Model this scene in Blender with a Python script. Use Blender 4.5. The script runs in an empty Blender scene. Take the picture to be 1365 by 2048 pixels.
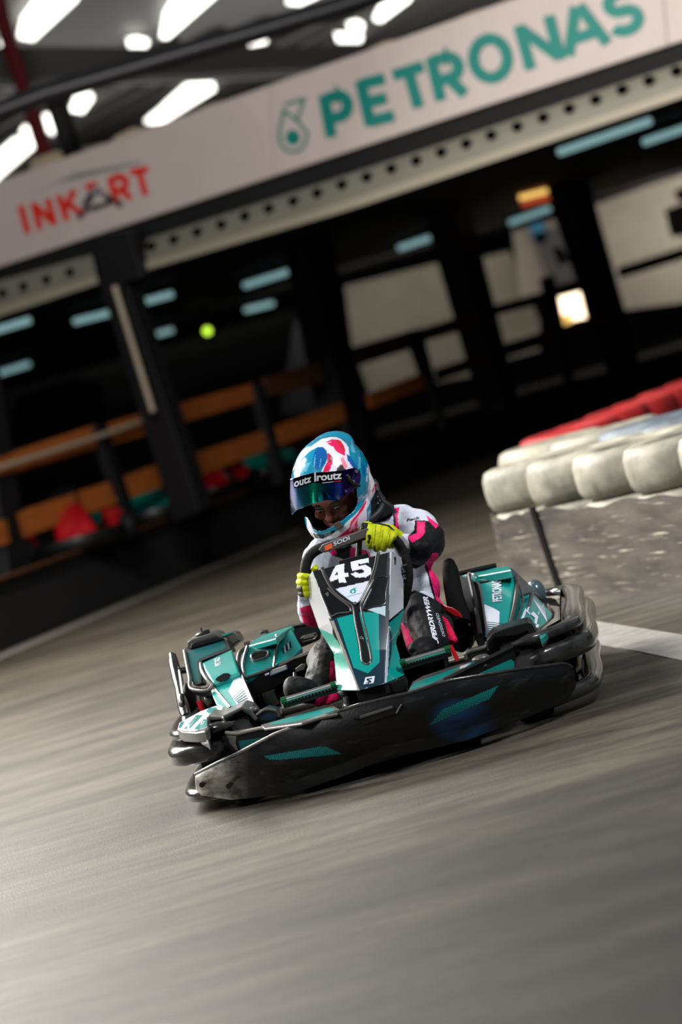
import bpy, bmesh, math, random
from mathutils import Vector as V, Matrix, noise
from mathutils.geometry import intersect_line_plane
random.seed(7)
SC = bpy.context.scene
COL = SC.collection
PI = math.pi
# ------------------------------------------------------------------ camera
F_PX = 6500.0; W_PX = 1365; H_PX = 2048
ROLL = math.radians(16.0); PITCH = math.atan(239.0 / F_PX)
CAM = V((0, -10, 1.2))
FW = V((0, math.cos(PITCH), -math.sin(PITCH)))
UP0 = V((0, math.sin(PITCH), math.cos(PITCH))); RT0 = V((1, 0, 0))
IX = RT0 * math.cos(ROLL) - UP0 * math.sin(ROLL)
IY = RT0 * math.sin(ROLL) + UP0 * math.cos(ROLL)
def ray(px, py):
    return FW * F_PX + IX * (px - W_PX / 2) - IY * (py - H_PX / 2)
def hit(px, py, p0, n):
    r = ray(px, py); return CAM + r * ((p0 - CAM).dot(n) / r.dot(n))
def P(px, py, d):                       # world point at distance d in front of the camera (along world Y)
    return hit(px, py, V((0, d - 10, 0)), V((0, 1, 0)))
def G(px, py, z=0.0):
    return hit(px, py, V((0, 0, z)), V((0, 0, 1)))
def proj(w):
    d = w - CAM; z = d.dot(FW)
    return (W_PX / 2 + F_PX * d.dot(IX) / z, H_PX / 2 - F_PX * d.dot(IY) / z)
# kart frame
PSI = math.radians(3.5)
KM = Matrix.Translation((-.075, 0, 0)) @ Matrix.Rotation(-PSI, 4, 'Z')
KI = KM.inverted()
def KH(px, py, p0, n):                  # ray hit in kart-local space
    o = KI @ CAM; r = (KI.to_3x3() @ ray(px, py))
    return o + r * ((p0 - o).dot(n) / r.dot(n))
def K(px, py, y): return KH(px, py, V((0, y, 0)), V((0, 1, 0)))
def KZ(px, py, z): return KH(px, py, V((0, 0, z)), V((0, 0, 1)))
def KG(px, py, g):
    y = .2
    for _ in range(12): y = .5 * y + .5 * g(K(px, py, y).x)
    return K(px, py, y)
def crop(x0, y0, s): return lambda x, y: (x0 + x / s, y0 + y / s)
c1 = crop(330, 1080, 2.73); c2 = crop(780, 1080, 3.102); c3 = crop(560, 860, 3.792); c4 = crop(580, 1080, 4.55)
cL = crop(330, 1240, 5.46); cM = crop(560, 1240, 4.55); cB = crop(340, 1400, 3.792); cR = crop(900, 1110, 4.55)
cH = crop(570, 865, 6.825); cS = crop(720, 990, 5.688)
bA = crop(0, 0, 1.95); bB = crop(665, 0, 1.95); bC = crop(0, 600, 2.2016); bD = crop(600, 300, 1.784); bE = crop(940, 740, 3.212)
def ident(x, y): return (x, y)
# ------------------------------------------------------------------ colour / materials
def lin(c):
    return tuple(((v / 255) / 12.92 if v / 255 <= .04045 else ((v / 255 + .055) / 1.055) ** 2.4) for v in c)
MATS = {}
def mat(name, rgb, rough=.5, metal=0., coat=0., bump=0., bscale=40., emit=0., spec=.5, var=0., vscale=6., attr=False, stretch=None, var2=None):
    if name in MATS: return MATS[name]
    m = bpy.data.materials.new(name); m.use_nodes = True
    nt = m.node_tree; b = nt.nodes['Principled BSDF']
    c = lin(rgb)
    b.inputs['Base Color'].default_value = (*c, 1)
    b.inputs['Roughness'].default_value = rough; b.inputs['Metallic'].default_value = metal
    b.inputs['Coat Weight'].default_value = coat; b.inputs['Coat Roughness'].default_value = .08
    b.inputs['Specular IOR Level'].default_value = spec
    if emit:
        b.inputs['Emission Color'].default_value = (*c, 1); b.inputs['Emission Strength'].default_value = emit
    tc = nt.nodes.new('ShaderNodeTexCoord')
    vec = tc.outputs['Object']
    if stretch:
        mp = nt.nodes.new('ShaderNodeMapping'); mp.inputs['Scale'].default_value = stretch
        nt.links.new(vec, mp.inputs['Vector']); vec = mp.outputs['Vector']
    src = None
    if attr:
        a = nt.nodes.new('ShaderNodeVertexColor'); a.layer_name = 'Col'; src = a.outputs['Color']
        nt.links.new(src, b.inputs['Base Color'])
    if var:
        n = nt.nodes.new('ShaderNodeTexNoise'); n.inputs['Scale'].default_value = vscale; n.inputs['Detail'].default_value = 6
        n.inputs['Roughness'].default_value = .65
        nt.links.new(vec, n.inputs['Vector'])
        cr = nt.nodes.new('ShaderNodeValToRGB')
        cr.color_ramp.elements[0].position = .32; cr.color_ramp.elements[1].position = .68
        lo = lin(var2) if var2 else tuple(x * (1 - var) for x in c)
        cr.color_ramp.elements[0].color = (*lo, 1); cr.color_ramp.elements[1].color = (*[min(1, x * (1 + var * .5)) for x in c], 1)
        nt.links.new(n.outputs['Fac'], cr.inputs['Fac'])
        if attr:
            mx = nt.nodes.new('ShaderNodeMixRGB'); mx.blend_type = 'MULTIPLY'; mx.inputs[0].default_value = 1
            cr.color_ramp.elements[0].color = (1 - var,) * 3 + (1,); cr.color_ramp.elements[1].color = (1, 1, 1, 1)
            nt.links.new(src, mx.inputs[1]); nt.links.new(cr.outputs[0], mx.inputs[2]); nt.links.new(mx.outputs[0], b.inputs['Base Color'])
        else:
            nt.links.new(cr.outputs[0], b.inputs['Base Color'])
    if bump:
        n2 = nt.nodes.new('ShaderNodeTexNoise'); n2.inputs['Scale'].default_value = bscale; n2.inputs['Detail'].default_value = 4
        nt.links.new(vec, n2.inputs['Vector'])
        bp = nt.nodes.new('ShaderNodeBump'); bp.inputs['Strength'].default_value = bump; bp.inputs['Distance'].default_value = .01
        nt.links.new(n2.outputs['Fac'], bp.inputs['Height']); nt.links.new(bp.outputs['Normal'], b.inputs['Normal'])
    MATS[name] = m; return m
TEAL = (0, 150, 138); WHITE = (225, 225, 232); BLACK = (14, 14, 16); NAVY = (14, 42, 56); PINK = (226, 30, 112); RED = (200, 16, 36)
mat('teal_plastic', (0, 136, 130), .34, coat=.35, var=.08, vscale=9)
mat('teal_dark', (4, 82, 84), .3, coat=.5)
mat('navy_plastic', NAVY, .3, coat=.5)
mat('black_plastic', (13, 14, 15), .4, coat=.1, spec=.4, bump=.08, bscale=60)
mat('grey_plastic', (76, 74, 69), .38, coat=.2, var=.3, vscale=14, bump=.08, bscale=50)
mat('worn_grey', (120, 116, 108), .35, coat=.2, var=.5, vscale=22, bump=.2, bscale=30)
mat('worn_black', (36, 37, 36), .28, coat=.4, var=.75, vscale=16, bump=.25, bscale=22)
mat('white_decal', (220, 224, 236), .35, coat=.4)
mat('silver', (170, 168, 160), .25, metal=.9)
mat('chrome', (200, 202, 200), .28, metal=1)
mat('green_metal', (10, 96, 52), .3, metal=.5, coat=.5)
mat('purple_plate', (34, 22, 84), .25, metal=.3, coat=.5)
mat('green_fin', (20, 32, 22), .5)
mat('rubber', (13, 13, 14), .7, spec=.3, bump=.2, bscale=90)
mat('seat_black', (8, 8, 9), .85, spec=.12, bump=.1, bscale=120)
mat('red_plastic', (190, 12, 26), .3, coat=.5)
mat('orange_sticker', (226, 96, 52), .5)
mat('paint_gloss', (255, 255, 255), .22, coat=.8, attr=True)
mat('paint_bumper', (255, 255, 255), .36, coat=.1, spec=.4, attr=True, bump=.06, bscale=110)
mat('paint_cloth', (255, 255, 255), .6, attr=True, bump=.9, bscale=24, spec=.2)
mat('visor_mirror', (255, 255, 255), .09, metal=.92, attr=True)
mat('glove_yellow', (196, 204, 20), .6, var=.35, vscale=30, bump=.3, bscale=80)
mat('glove_black', (16, 16, 18), .6)
mat('skin', (172, 112, 88), .5, var=.15, vscale=20)
mat('hair', (22, 16, 12), .6)
mat('eye_white', (200, 196, 190), .2)
mat('eye_dark', (20, 14, 10), .1)
mat('lining', (7, 7, 8), .95, spec=.08)
mat('shoe_black', (9, 9, 10), .6, spec=.2, bump=.2, bscale=60)
# ------------------------------------------------------------------ mesh builder
class MB:
    def __init__(s): s.v = []; s.f = []; s.m = []; s.sm = []; s.mats = []
    def mi(s, m):
        if m not in s.mats: s.mats.append(m)
        return s.mats.index(m)
    def add(s, vs, fs, m, smooth=True):
        o = len(s.v); s.v += [V(p) for p in vs]; k = s.mi(m)
        for f in fs: s.f.append([i + o for i in f]); s.m.append(k); s.sm.append(smooth)
        return s
    def grid(s, rows, m, closeu=False, closev=False, smooth=True, cap=False):
        nr = len(rows); nc = len(rows[0]); vs = [p for r in rows for p in r]; fs = []
        for i in range(nr - (0 if closev else 1)):
            for j in range(nc - (0 if closeu else 1)):
                i2 = (i + 1) % nr; j2 = (j + 1) % nc
                fs.append([i * nc + j, i * nc + j2, i2 * nc + j2, i2 * nc + j])
        if cap: fs += [list(range(nc))[::-1], [(nr - 1) * nc + j for j in range(nc)]]
        return s.add(vs, fs, m, smooth)
    def prism(s, poly, off, m, smooth=False):
        n = len(poly); off = V(off); vs = [V(p) for p in poly] + [V(p) + off for p in poly]
        fs = [list(range(n)), list(range(2 * n - 1, n - 1, -1))] + [[i, i + n, (i + 1) % n + n, (i + 1) % n] for i in range(n)]
        return s.add(vs, fs, m, smooth)
    def flat(s, poly, m): return s.add(poly, [list(range(len(poly)))], m, False)
    def box(s, c, size, m, rot=None):
        c = V(c); h = V(size) / 2; R = rot or Matrix.Identity(3)
        vs = [c + R @ V((x * h.x, y * h.y, z * h.z)) for z in (-1, 1) for y in (-1, 1) for x in (-1, 1)]
        return s.add(vs, [[0, 2, 3, 1], [4, 5, 7, 6], [0, 1, 5, 4], [2, 6, 7, 3], [0, 4, 6, 2], [1, 3, 7, 5]], m, False)
    def tube(s, path, r, m, n=10, closed=False, rs=None, sub=0, flat=1.0, upv=None):
        pts = [V(p) for p in path]
        if sub: pts, rs = smooth_path(pts, sub, closed, rs)
        N = len(pts); rows = []; prev = None
        for i, p in enumerate(pts):
            a = pts[(i - 1) % N] if (closed or i) else p; b = pts[(i + 1) % N] if (closed or i < N - 1) else p
            t = (b - a).normalized()
            if upv is not None: u = V(upv)
            elif prev is None: u = V((0, 0, 1)) if abs(t.z) < .9 else V((1, 0, 0))
            else: u = prev
            u = (u - t * u.dot(t)).normalized(); prev = u; w = t.cross(u)
            rr = rs[i] if rs else r
            rows.append([p + (u * math.cos(2 * PI * k / n) * flat + w * math.sin(2 * PI * k / n)) * rr for k in range(n)])
        return s.grid(rows, m, closeu=True, closev=closed, cap=not closed)
    def sweep(s, path, prof, m, closed=False, smooth=True):    # profile (out, up) on a level path; out = left normal
        N = len(path); rows = []
        for i, p in enumerate(path):
            a = path[(i - 1) % N] if (closed or i) else p; b = path[(i + 1) % N] if (closed or i < N - 1) else p
            t = V((b[0] - a[0], b[1] - a[1], 0)).normalized(); o = V((t.y, -t.x, 0))
            rows.append([V(p) + o * q[0] + V((0, 0, q[1])) for q in prof])
        return s.grid(rows, m, closeu=True, closev=closed, cap=not closed, smooth=smooth)
    def cyl(s, a, b, r, m, n=20, r2=None): 
        return s.tube([a, b], r, m, n, rs=[r, r if r2 is None else r2])
    def ell(s, c, rad, m, rot=None, nu=20, nv=12):
        R = rot or Matrix.Identity(3); c = V(c); rows = []
        for i in range(nv + 1):
            th = PI * i / nv * .998 + .001 * PI
            rows.append([c + R @ V((rad[0] * math.sin(th) * math.cos(2 * PI * j / nu), rad[1] * math.sin(th) * math.sin(2 * PI * j / nu), rad[2] * math.cos(th))) for j in range(nu)])
        return s.grid(rows[::-1], m, closeu=True, cap=True)
    def lathe(s, prof, m, c=(0, 0, 0), axis='z', n=32, closed=False):
        rows = []
        for k in range(n):
            a = 2 * PI * k / n; row = []
            for r, h in prof:
                p = {'z': V((r * math.cos(a), r * math.sin(a), h)), 'x': V((h, r * math.cos(a), r * math.sin(a))), 'y': V((r * math.sin(a), h, r * math.cos(a)))}[axis]
                row.append(V(c) + p)
            rows.append(row)
        return s.grid(rows, m, closeu=closed, closev=True)
    def text(s, body, f, m, offset=0., spacing=1., sx=1.):      # f maps (tx, ty) of a unit-height text to a point
        vs, fs = text_mesh(body, offset, spacing)
        return s.add([f(x * sx, y) for x, y in vs], fs, m, False)
    def build(s, name, parent=None, bevel=0., seg=2, sharp=40, sub=0, fix=True):
        me = bpy.data.meshes.new(name); me.from_pydata([tuple(p) for p in s.v], [], s.f); me.update()
        for m in s.mats: me.materials.append(MATS[m])
        me.polygons.foreach_set('material_index', s.m); me.polygons.foreach_set('use_smooth', s.sm)
        if fix:
            bm = bmesh.new(); bm.from_mesh(me); bmesh.ops.recalc_face_normals(bm, faces=bm.faces); bm.to_mesh(me); bm.free()
        if sharp: me.set_sharp_from_angle(angle=math.radians(sharp))
        o = bpy.data.objects.new(name, me); COL.objects.link(o)
        if parent is not None: o.parent = parent
        if bevel:
            for p in me.polygons: p.use_smooth = True
            md = o.modifiers.new('bevel', 'BEVEL'); md.width = bevel; md.segments = seg; md.limit_method = 'ANGLE'; md.angle_limit = math.radians(35); md.harden_normals = True
        if sub:
            md = o.modifiers.new('sub', 'SUBSURF'); md.levels = sub; md.render_levels = sub
        return o
def smooth_path(pts, k, closed=False, rs=None):
    out = []; ro = []; n = len(pts)
    for i in range(n if closed else n - 1):
        p1 = pts[i]; p2 = pts[(i + 1) % n]
        p0 = pts[(i - 1) % n] if (closed or i) else p1 * 2 - p2
        p3 = pts[(i + 2) % n] if (closed or i + 2 < n) else p2 * 2 - p1
        for j in range(k):
            t = j / k
            out.append(.5 * ((2 * p1) + (p2 - p0) * t + (2 * p0 - 5 * p1 + 4 * p2 - p3) * t * t + (3 * p1 - p0 - 3 * p2 + p3) * t ** 3))
            if rs: ro.append(rs[i] * (1 - t) + rs[(i + 1) % n] * t)
    if not closed:
        out.append(pts[-1]); 
        if rs: ro.append(rs[-1])
    return out, (ro if rs else None)
_TC = {}
def text_mesh(body, offset=0., spacing=1.):
    k = (body, offset, spacing)
    if k in _TC: return _TC[k]
    cu = bpy.data.curves.new('t', 'FONT'); cu.body = body; cu.size = 1.0; cu.offset = offset; cu.space_character = spacing; cu.resolution_u = 6
    ob = bpy.data.objects.new('t', cu); COL.objects.link(ob)
    dg = bpy.context.evaluated_depsgraph_get(); me = bpy.data.meshes.new_from_object(ob.evaluated_get(dg))
    vs = [(v.co.x, v.co.y) for v in me.vertices]; fs = [list(p.vertices) for p in me.polygons]
    x0 = min(v[0] for v in vs); x1 = max(v[0] for v in vs); y0 = min(v[1] for v in vs); y1 = max(v[1] for v in vs)
    vs = [((x - x0) / (x1 - x0), (y - y0) / (y1 - y0)) for x, y in vs]     # unit box
    bpy.data.objects.remove(ob); bpy.data.curves.remove(cu); bpy.data.meshes.remove(me)
    _TC[k] = (vs, fs); return vs, fs
def empty(name, loc=(0, 0, 0), parent=None, M=None):
    o = bpy.data.objects.new(name, None); COL.objects.link(o); o.empty_display_size = .1
    if M is not None: o.matrix_world = M
    else: o.location = loc
    if parent is not None: o.parent = parent
    return o
def tag(o, label=None, cat=None, group=None, kind=None):
    if label: o['label'] = label
    if cat: o['category'] = cat
    if group: o['group'] = group
    if kind: o['kind'] = kind
    return o
def struct(o): o['kind'] = 'structure'; return o
def resample(pts, n):
    pts = [V(p) for p in pts]; L = [0]
    for a, b in zip(pts, pts[1:]): L.append(L[-1] + (b - a).length)
    out = []; j = 0
    for i in range(n):
        t = L[-1] * i / (n - 1)
        while j < len(L) - 2 and L[j + 1] < t: j += 1
        u = (t - L[j]) / max(1e-9, L[j + 1] - L[j]); out.append(pts[j].lerp(pts[j + 1], min(1, u)))
    return out
class Pl:                                # plane in kart space through three (px, py, y) picks
    def __init__(s, cf, a, b, c):
        s.cf = cf; A, B, C = [K(*cf(q[0], q[1]), q[2]) for q in (a, b, c)]
        s.p = A; s.n = (B - A).cross(C - A).normalized()
        if s.n.dot((KI @ CAM) - A) < 0: s.n = -s.n
    def at(s, x, y, lift=0.): return KH(*s.cf(x, y), s.p, s.n) + s.n * lift
class Hz(Pl):
    def __init__(s, cf, z): s.cf = cf; s.p = V((0, 0, z)); s.n = V((0, 0, 1))
def slab(name, pl, poly, m, th, parent, bevel=.004, decals=(), off=None):
    b = MB(); pts = [pl.at(x, y) for x, y in poly]
    b.prism(pts, off if off is not None else -pl.n * th, m)
    o = b.build(name, parent, bevel=bevel)
    if decals:
        d = MB()
        for i, (pp, mm) in enumerate(decals): d.prism([pl.at(x, y, .0006 + .0004 * i) for x, y in pp], -pl.n * .0005, mm)
        d.build('sticker', o)
    return o
def inpoly(x, y, poly):
    c = False; n = len(poly); j = n - 1
    for i in range(n):
        xi, yi = poly[i]; xj, yj = poly[j]
        if (yi > y) != (yj > y) and x < (xj - xi) * (y - yi) / (yj - yi) + xi: c = not c
        j = i
    return c
def paint(me, M, regions, default, front=None):
    """albedo pattern: traced outlines of the thing's own decoration; regions = (polygon, colour or fn, [fn world->bool])"""
    if 'Col' in me.color_attributes: at = me.color_attributes['Col']
    else: at = me.color_attributes.new('Col', 'FLOAT_COLOR', 'POINT')
    regs = []
    for r in regions:
        p = r[0]; regs.append((p, min(q[0] for q in p), max(q[0] for q in p), min(q[1] for q in p), max(q[1] for q in p), r[1]))
    buf = []; nrm = [v.normal.copy() for v in me.vertices]; R = M.to_3x3()
    for v in me.vertices:
        w = M @ v.co; x, y = proj(w); col = default(v.co, w) if callable(default) else lin(default)
        if front is None or (R @ nrm[v.index]).dot(w - CAM) < front:
            for p, a, b, c, d, cc in regs:
                if a <= x <= b and c <= y <= d and inpoly(x, y, p): col = cc(v.co, x, y) if callable(cc) else lin(cc)
        buf += [col[0], col[1], col[2], 1.0]
    at.data.foreach_set('color', buf)
def remesh(mb, name, parent, voxel, m, smooth=4, sfac=.5):
    o = mb.build(name, parent, sharp=0)
    md = o.modifiers.new('r', 'REMESH'); md.mode = 'VOXEL'; md.voxel_size = voxel; md.use_smooth_shade = True
    if smooth:
        ms = o.modifiers.new('s', 'SMOOTH'); ms.iterations = smooth; ms.factor = sfac
    dg = bpy.context.evaluated_depsgraph_get(); me = bpy.data.meshes.new_from_object(o.evaluated_get(dg))
    o.modifiers.clear(); old = o.data; o.data = me; bpy.data.meshes.remove(old); me.name = name
    me.materials.clear(); me.materials.append(MATS[m])
    for p in me.polygons: p.use_smooth = True; p.material_index = 0
    me.update()
    return o
# ================================================================== SETTING
mat('wall_dark', (38, 38, 42), .8); mat('canopy_black', (8, 8, 9), .8); mat('deck_dark', (22, 21, 21), .9)
mat('banner_white', (214, 201, 194), .55, var=.06, vscale=2); mat('sign_teal', (0, 134, 124), .5); mat('sign_red', (236, 44, 22), .5)
mat('sign_dark', (46, 46, 50), .6); mat('sign_grey', (150, 150, 150), .6); mat('cladding', (132, 130, 116), .5, var=.1, vscale=3)
mat('cladding_light', (166, 158, 138), .5); mat('hole_black', (3, 3, 4), .95, spec=.05); mat('column_black', (13, 13, 15), .6)
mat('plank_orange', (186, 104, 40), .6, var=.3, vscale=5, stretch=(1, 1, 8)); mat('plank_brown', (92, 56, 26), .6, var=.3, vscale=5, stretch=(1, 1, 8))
mat('pipe_cream', (180, 166, 142), .5); mat('pipe_dark', (34, 35, 38), .4); mat('column_red', (120, 20, 26), .5)
mat('steel_grey', (64, 62, 60), .6); mat('purlin_cream', (205, 186, 156), .6); mat('skylight', (255, 250, 240), .5, emit=2.6)
mat('lamp_cyan', (160, 205, 208), .5, emit=.42); mat('led_green', (150, 190, 50), .5, emit=3.0)
mat('wall_cream', (160, 152, 138), .7, var=.15, vscale=1.5); mat('poster_grey', (92, 90, 92), .6); mat('poster_blue', (70, 160, 205), .6)
mat('poster_orange', (226, 110, 60), .6); mat('screen_red', (220, 90, 56), .5, emit=.45); mat('screen_yellow', (255, 205, 110), .5, emit=.9)
mat('screen_white', (255, 225, 190), .5, emit=3.0); mat('screen_pink', (235, 170, 150), .5, emit=.7); mat('kart_red', (205, 14, 34), .3, coat=.4)
mat('kart_teal', (0, 165, 145), .3, coat=.4); mat('line_white', (134, 132, 126), .7, var=.3, vscale=9, bump=.2, bscale=200)
mat('line_grey', (128, 124, 116), .7); mat('tyre_white', (150, 146, 131), .6, var=.42, vscale=5, bump=.05, bscale=14, var2=(92, 91, 82))
mat('tyre_blue', (96, 106, 114), .6, var=.55, vscale=6, bump=.25, bscale=12, var2=(40, 46, 54)); mat('tyre_red', (158, 32, 32), .55, var=.4, vscale=6, bump=.2, bscale=12)
mat('belt_seam', (8, 7, 7), .9, spec=.08); mat('roof_metal', (52, 50, 50), .6)

def floor_material():
    m = bpy.data.materials.new('asphalt'); m.use_nodes = True; nt = m.node_tree; L = nt.links; N = nt.nodes.new
    b = nt.nodes['Principled BSDF']; tc = N('ShaderNodeTexCoord')
    def nz(scale, det, vec, rough=.6):
        n = N('ShaderNodeTexNoise'); n.inputs['Scale'].default_value = scale; n.inputs['Detail'].default_value = det; n.inputs['Roughness'].default_value = rough
        L.new(vec, n.inputs['Vector']); return n.outputs['Fac']
    def ramp(src, a, b_, c0, c1):
        r = N('ShaderNodeValToRGB'); r.color_ramp.elements[0].position = a; r.color_ramp.elements[1].position = b_
        r.color_ramp.elements[0].color = (*c0, 1); r.color_ramp.elements[1].color = (*c1, 1); L.new(src, r.inputs[0]); return r.outputs[0]
    def mapped(rot, sc, loc=(0, 0, 0)):
        mp = N('ShaderNodeMapping'); mp.inputs['Rotation'].default_value = (0, 0, rot); mp.inputs['Scale'].default_value = sc; mp.inputs['Location'].default_value = loc
        L.new(tc.outputs['Object'], mp.inputs['Vector']); return mp.outputs[0]
    def mul(a, bb, f=1.):
        x = N('ShaderNodeMixRGB'); x.blend_type = 'MULTIPLY'; x.inputs[0].default_value = f; L.new(a, x.inputs[1]); L.new(bb, x.inputs[2]); return x.outputs[0]
    big = ramp(nz(1.0, 5, mapped(-.35, (.35, .5, 1))), .3, .7, lin((56, 52, 46)), lin((96, 90, 79)))
    streak = ramp(nz(2.2, 7, mapped(-.42, (.3, 1.5, 1)), .65), .36, .66, (.6, .59, .57), (1.25, 1.23, 1.2))
    fine = ramp(nz(26, 3, mapped(0, (1, .6, 1))), .3, .7, (.84, .84, .84), (1.08, 1.08, 1.08))
    grit = ramp(nz(190, 2, mapped(0, (1, 1, 1))), .35, .65, (.72, .72, .72), (1.16, 1.16, 1.16))
    mid = ramp(nz(3.4, 8, mapped(-.66, (.45, 1.7, 1), (2, 3, 0)), .72), .38, .64, (.52, .515, .50), (1.3, 1.29, 1.27))
    c = mul(mul(mul(mul(big, streak), mid), fine), grit)
    # curved rubber marks left by karts
    for (loc, rad, w, st) in (((2.3, 5.2, 0), 1, .006, .3),):
        mp = N('ShaderNodeMapping'); mp.inputs['Location'].default_value = loc; L.new(tc.outputs['Object'], mp.inputs['Vector'])
        wv = N('ShaderNodeTexWave'); wv.wave_type = 'RINGS'; wv.rings_direction = 'Z'; wv.inputs['Scale'].default_value = .62; wv.inputs['Distortion'].default_value = 1.6
        wv.inputs['Detail'].default_value = 2; wv.inputs['Detail Scale'].default_value = .5
        L.new(mp.outputs[0], wv.inputs['Vector'])
        c = mul(c, ramp(wv.outputs['Fac'], .0, .045, (1 - st,) * 3, (1, 1, 1)), .8)
    patches = mul(ramp(nz(1.1, 5, mapped(-.5, (.6, 1.3, 1), (4, 9, 0))), .48, .60, (1.12, 1.11, 1.09), (.68, .67, .65)), ramp(nz(7, 3, mapped(.2, (.6, 1.2, 1), (1, 2, 0))), .68, .71, (1, 1, 1), (.5, .49, .48)))
    c = mul(c, patches)
    L.new(c, b.inputs['Base Color'])
    b.inputs['Roughness'].default_value = .55; b.inputs['Specular IOR Level'].default_value = .35
    bp = N('ShaderNodeBump'); bp.inputs['Strength'].default_value = .5; bp.inputs['Distance'].default_value = .004
    L.new(nz(130, 4, tc.outputs['Object']), bp.inputs['Height']); L.new(bp.outputs[0], b.inputs['Normal'])
    MATS['asphalt'] = m
def belt_material():
    m = bpy.data.materials.new('belt'); m.use_nodes = True; nt = m.node_tree; L = nt.links; N = nt.nodes.new; b = nt.nodes['Principled BSDF']
    tc = N('ShaderNodeTexCoord')
    def layer(scale, st, lo, hi, c0, c1):
        mp = N('ShaderNodeMapping'); mp.inputs['Scale'].default_value = st; L.new(tc.outputs['Object'], mp.inputs[0])
        n = N('ShaderNodeTexNoise'); n.inputs['Scale'].default_value = scale; n.inputs['Detail'].default_value = 6; n.inputs['Roughness'].default_value = .62; L.new(mp.outputs[0], n.inputs[0])
        r = N('ShaderNodeValToRGB'); r.color_ramp.elements[0].position = lo; r.color_ramp.elements[1].position = hi
        r.color_ramp.elements[0].color = (*c0, 1); r.color_ramp.elements[1].color = (*c1, 1); L.new(n.outputs['Fac'], r.inputs[0]); return r.outputs[0]
    a = layer(4, (.5, .5, 3), .35, .65, lin((46, 41, 38)), lin((82, 76, 68)))
    s = layer(9, (.3, .3, 9), .60, .70, (0, 0, 0), (1, 1, 1))
    mx = N('ShaderNodeMixRGB'); L.new(s, mx.inputs[0]); L.new(a, mx.inputs[1]); mx.inputs[2].default_value = (*lin((178, 172, 150)), 1)
    d = layer(22, (1, 1, .6), .28, .31, (.15, .14, .13), (1, 1, 1))
    m2 = N('ShaderNodeMixRGB'); m2.blend_type = 'MULTIPLY'; m2.inputs[0].default_value = 1; L.new(mx.outputs[0], m2.inputs[1]); L.new(d, m2.inputs[2])
    L.new(m2.outputs[0], b.inputs['Base Color']); b.inputs['Roughness'].default_value = .5
    MATS['belt'] = m
floor_material(); belt_material()

# ---- ground
b = MB(); b.grid([[V((x, y, 0)) for x in (-15, -6, 0, 6, 23)] for y in (-12, -2, 5, 20, 93)], 'asphalt', smooth=False)
fl = struct(b.build('floor', fix=False))
def strip(name, m, a, z=.004):
    b = MB(); b.prism([G(x, y, z) for x, y in a], V((0, 0, -z + .0005)), m); return struct(b.build(name))
strip('trim_1', 'line_white', [(1136, 1233), (1365, 1269), (1440, 1281), (1440, 1332), (1365, 1320), (1282, 1303), (1160, 1280)])
strip('trim_2', 'line_grey', [(-60, 1333), (0, 1307), (300, 1182), (600, 1058), (600, 1064), (300, 1191), (0, 1317), (-60, 1343)])

# ---- low wall, deck, canopy, hall
wl = [G(-140, 1366), G(-60, 1331), G(0, 1305), G(300, 1180), G(600, 1056), G(760, 988), G(900, 930), V((3.2, 29.5, 0)), V((12, 32, 0))]
b = MB()
for p, q in zip(wl, wl[1:]):
    n = V((-(q - p).y, (q - p).x, 0)).normalized() * .12
    b.add([p, q, q + n, p + n] + [x + V((0, 0, .5)) for x in (p, q, q + n, p + n)], [[0, 1, 2, 3], [4, 5, 6, 7], [0, 1, 5, 4], [2, 3, 7, 6], [1, 2, 6, 5], [0, 3, 7, 4]], 'deck_dark', False)
struct(b.build('wall_track_side'))
b = MB()
for p, q in zip(wl[:-1], wl[1:-1]):
    n = V((-(q - p).y, (q - p).x, 0)).normalized()
    b.tube([p + V((0, 0, .515)) - n * .01, q + V((0, 0, .515)) - n * .01], .018, 'plank_brown', 6)
struct(b.build('trim_3'))
back = [V((12, 46, .5)), V((-14, 46, .5)), V((-14, 12, .5)), V((-5, 10, .5))]
b = MB(); b.prism([p + V((0, 0, .49)) for p in wl] + back, V((0, 0, -.1)), 'deck_dark'); struct(b.build('floor_deck'))
BA = V((-1.94, 18.0, 0)); BBp = V((3.29, 14.3, 0)); BT = (BBp - BA).normalized(); BN = V((BT.y, -BT.x, 0))   # facade line
if BN.y > 0: BN = -BN
def B(px, py, off=0.): return hit(px, py, BA + BN * off, BN)
FA = V((-2.95, 15.3, 0)); FB = V((5.8, 32, 0)); FT = (FB - FA).normalized(); FN = V((FT.y, -FT.x, 0))
if FN.y > 0: FN = -FN
def Fn(px, py, off=0.): return hit(px, py, FA + FN * off, FN)
def line(o, t, s): return o + t * s
# canopy soffit behind the sign, hall walls and roof
b = MB(); b.prism([line(BA, BT, -9) + V((0, 0, 2.72)) - BN * .3, line(BA, BT, 9.5) + V((0, 0, 2.72)) - BN * .3, V((14, 45.5, 2.72)), V((-15, 45.5, 2.72))], V((0, 0, .12)), 'canopy_black')
struct(b.build('ceiling_canopy'))
b = MB(); b.box((-1, 46, 1.8), (34, .2, 3.6), 'canopy_black'); struct(b.build('wall_back'))
b = MB(); b.box((-1, 92, 4), (60, .2, 9), 'wall_dark'); struct(b.build('wall_far'))
b = MB(); b.box((-14.5, 50, 3.2), (.2, 84, 7), 'wall_dark'); struct(b.build('wall_left'))
b = MB(); b.box((22, 50, 3.2), (.2, 84, 7), 'wall_dark'); struct(b.build('wall_right'))
b = MB(); rows = []
d1 = V((.45, -.9, 0)).normalized(); d2 = V((d1.y, -d1.x, 0))
b.box((3, 57, 6.62), (42, 72, .1), 'roof_metal')
for i in range(-26, 60):                       # folded sheets of the roof
    c0 = V((0, 55, 6.5)) + d2 * (-i * .75)
    b.box(c0, (.22, 34, .12), 'steel_grey', Matrix.Rotation(math.atan2(-d1.x, d1.y) , 3, 'Z'))
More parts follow.
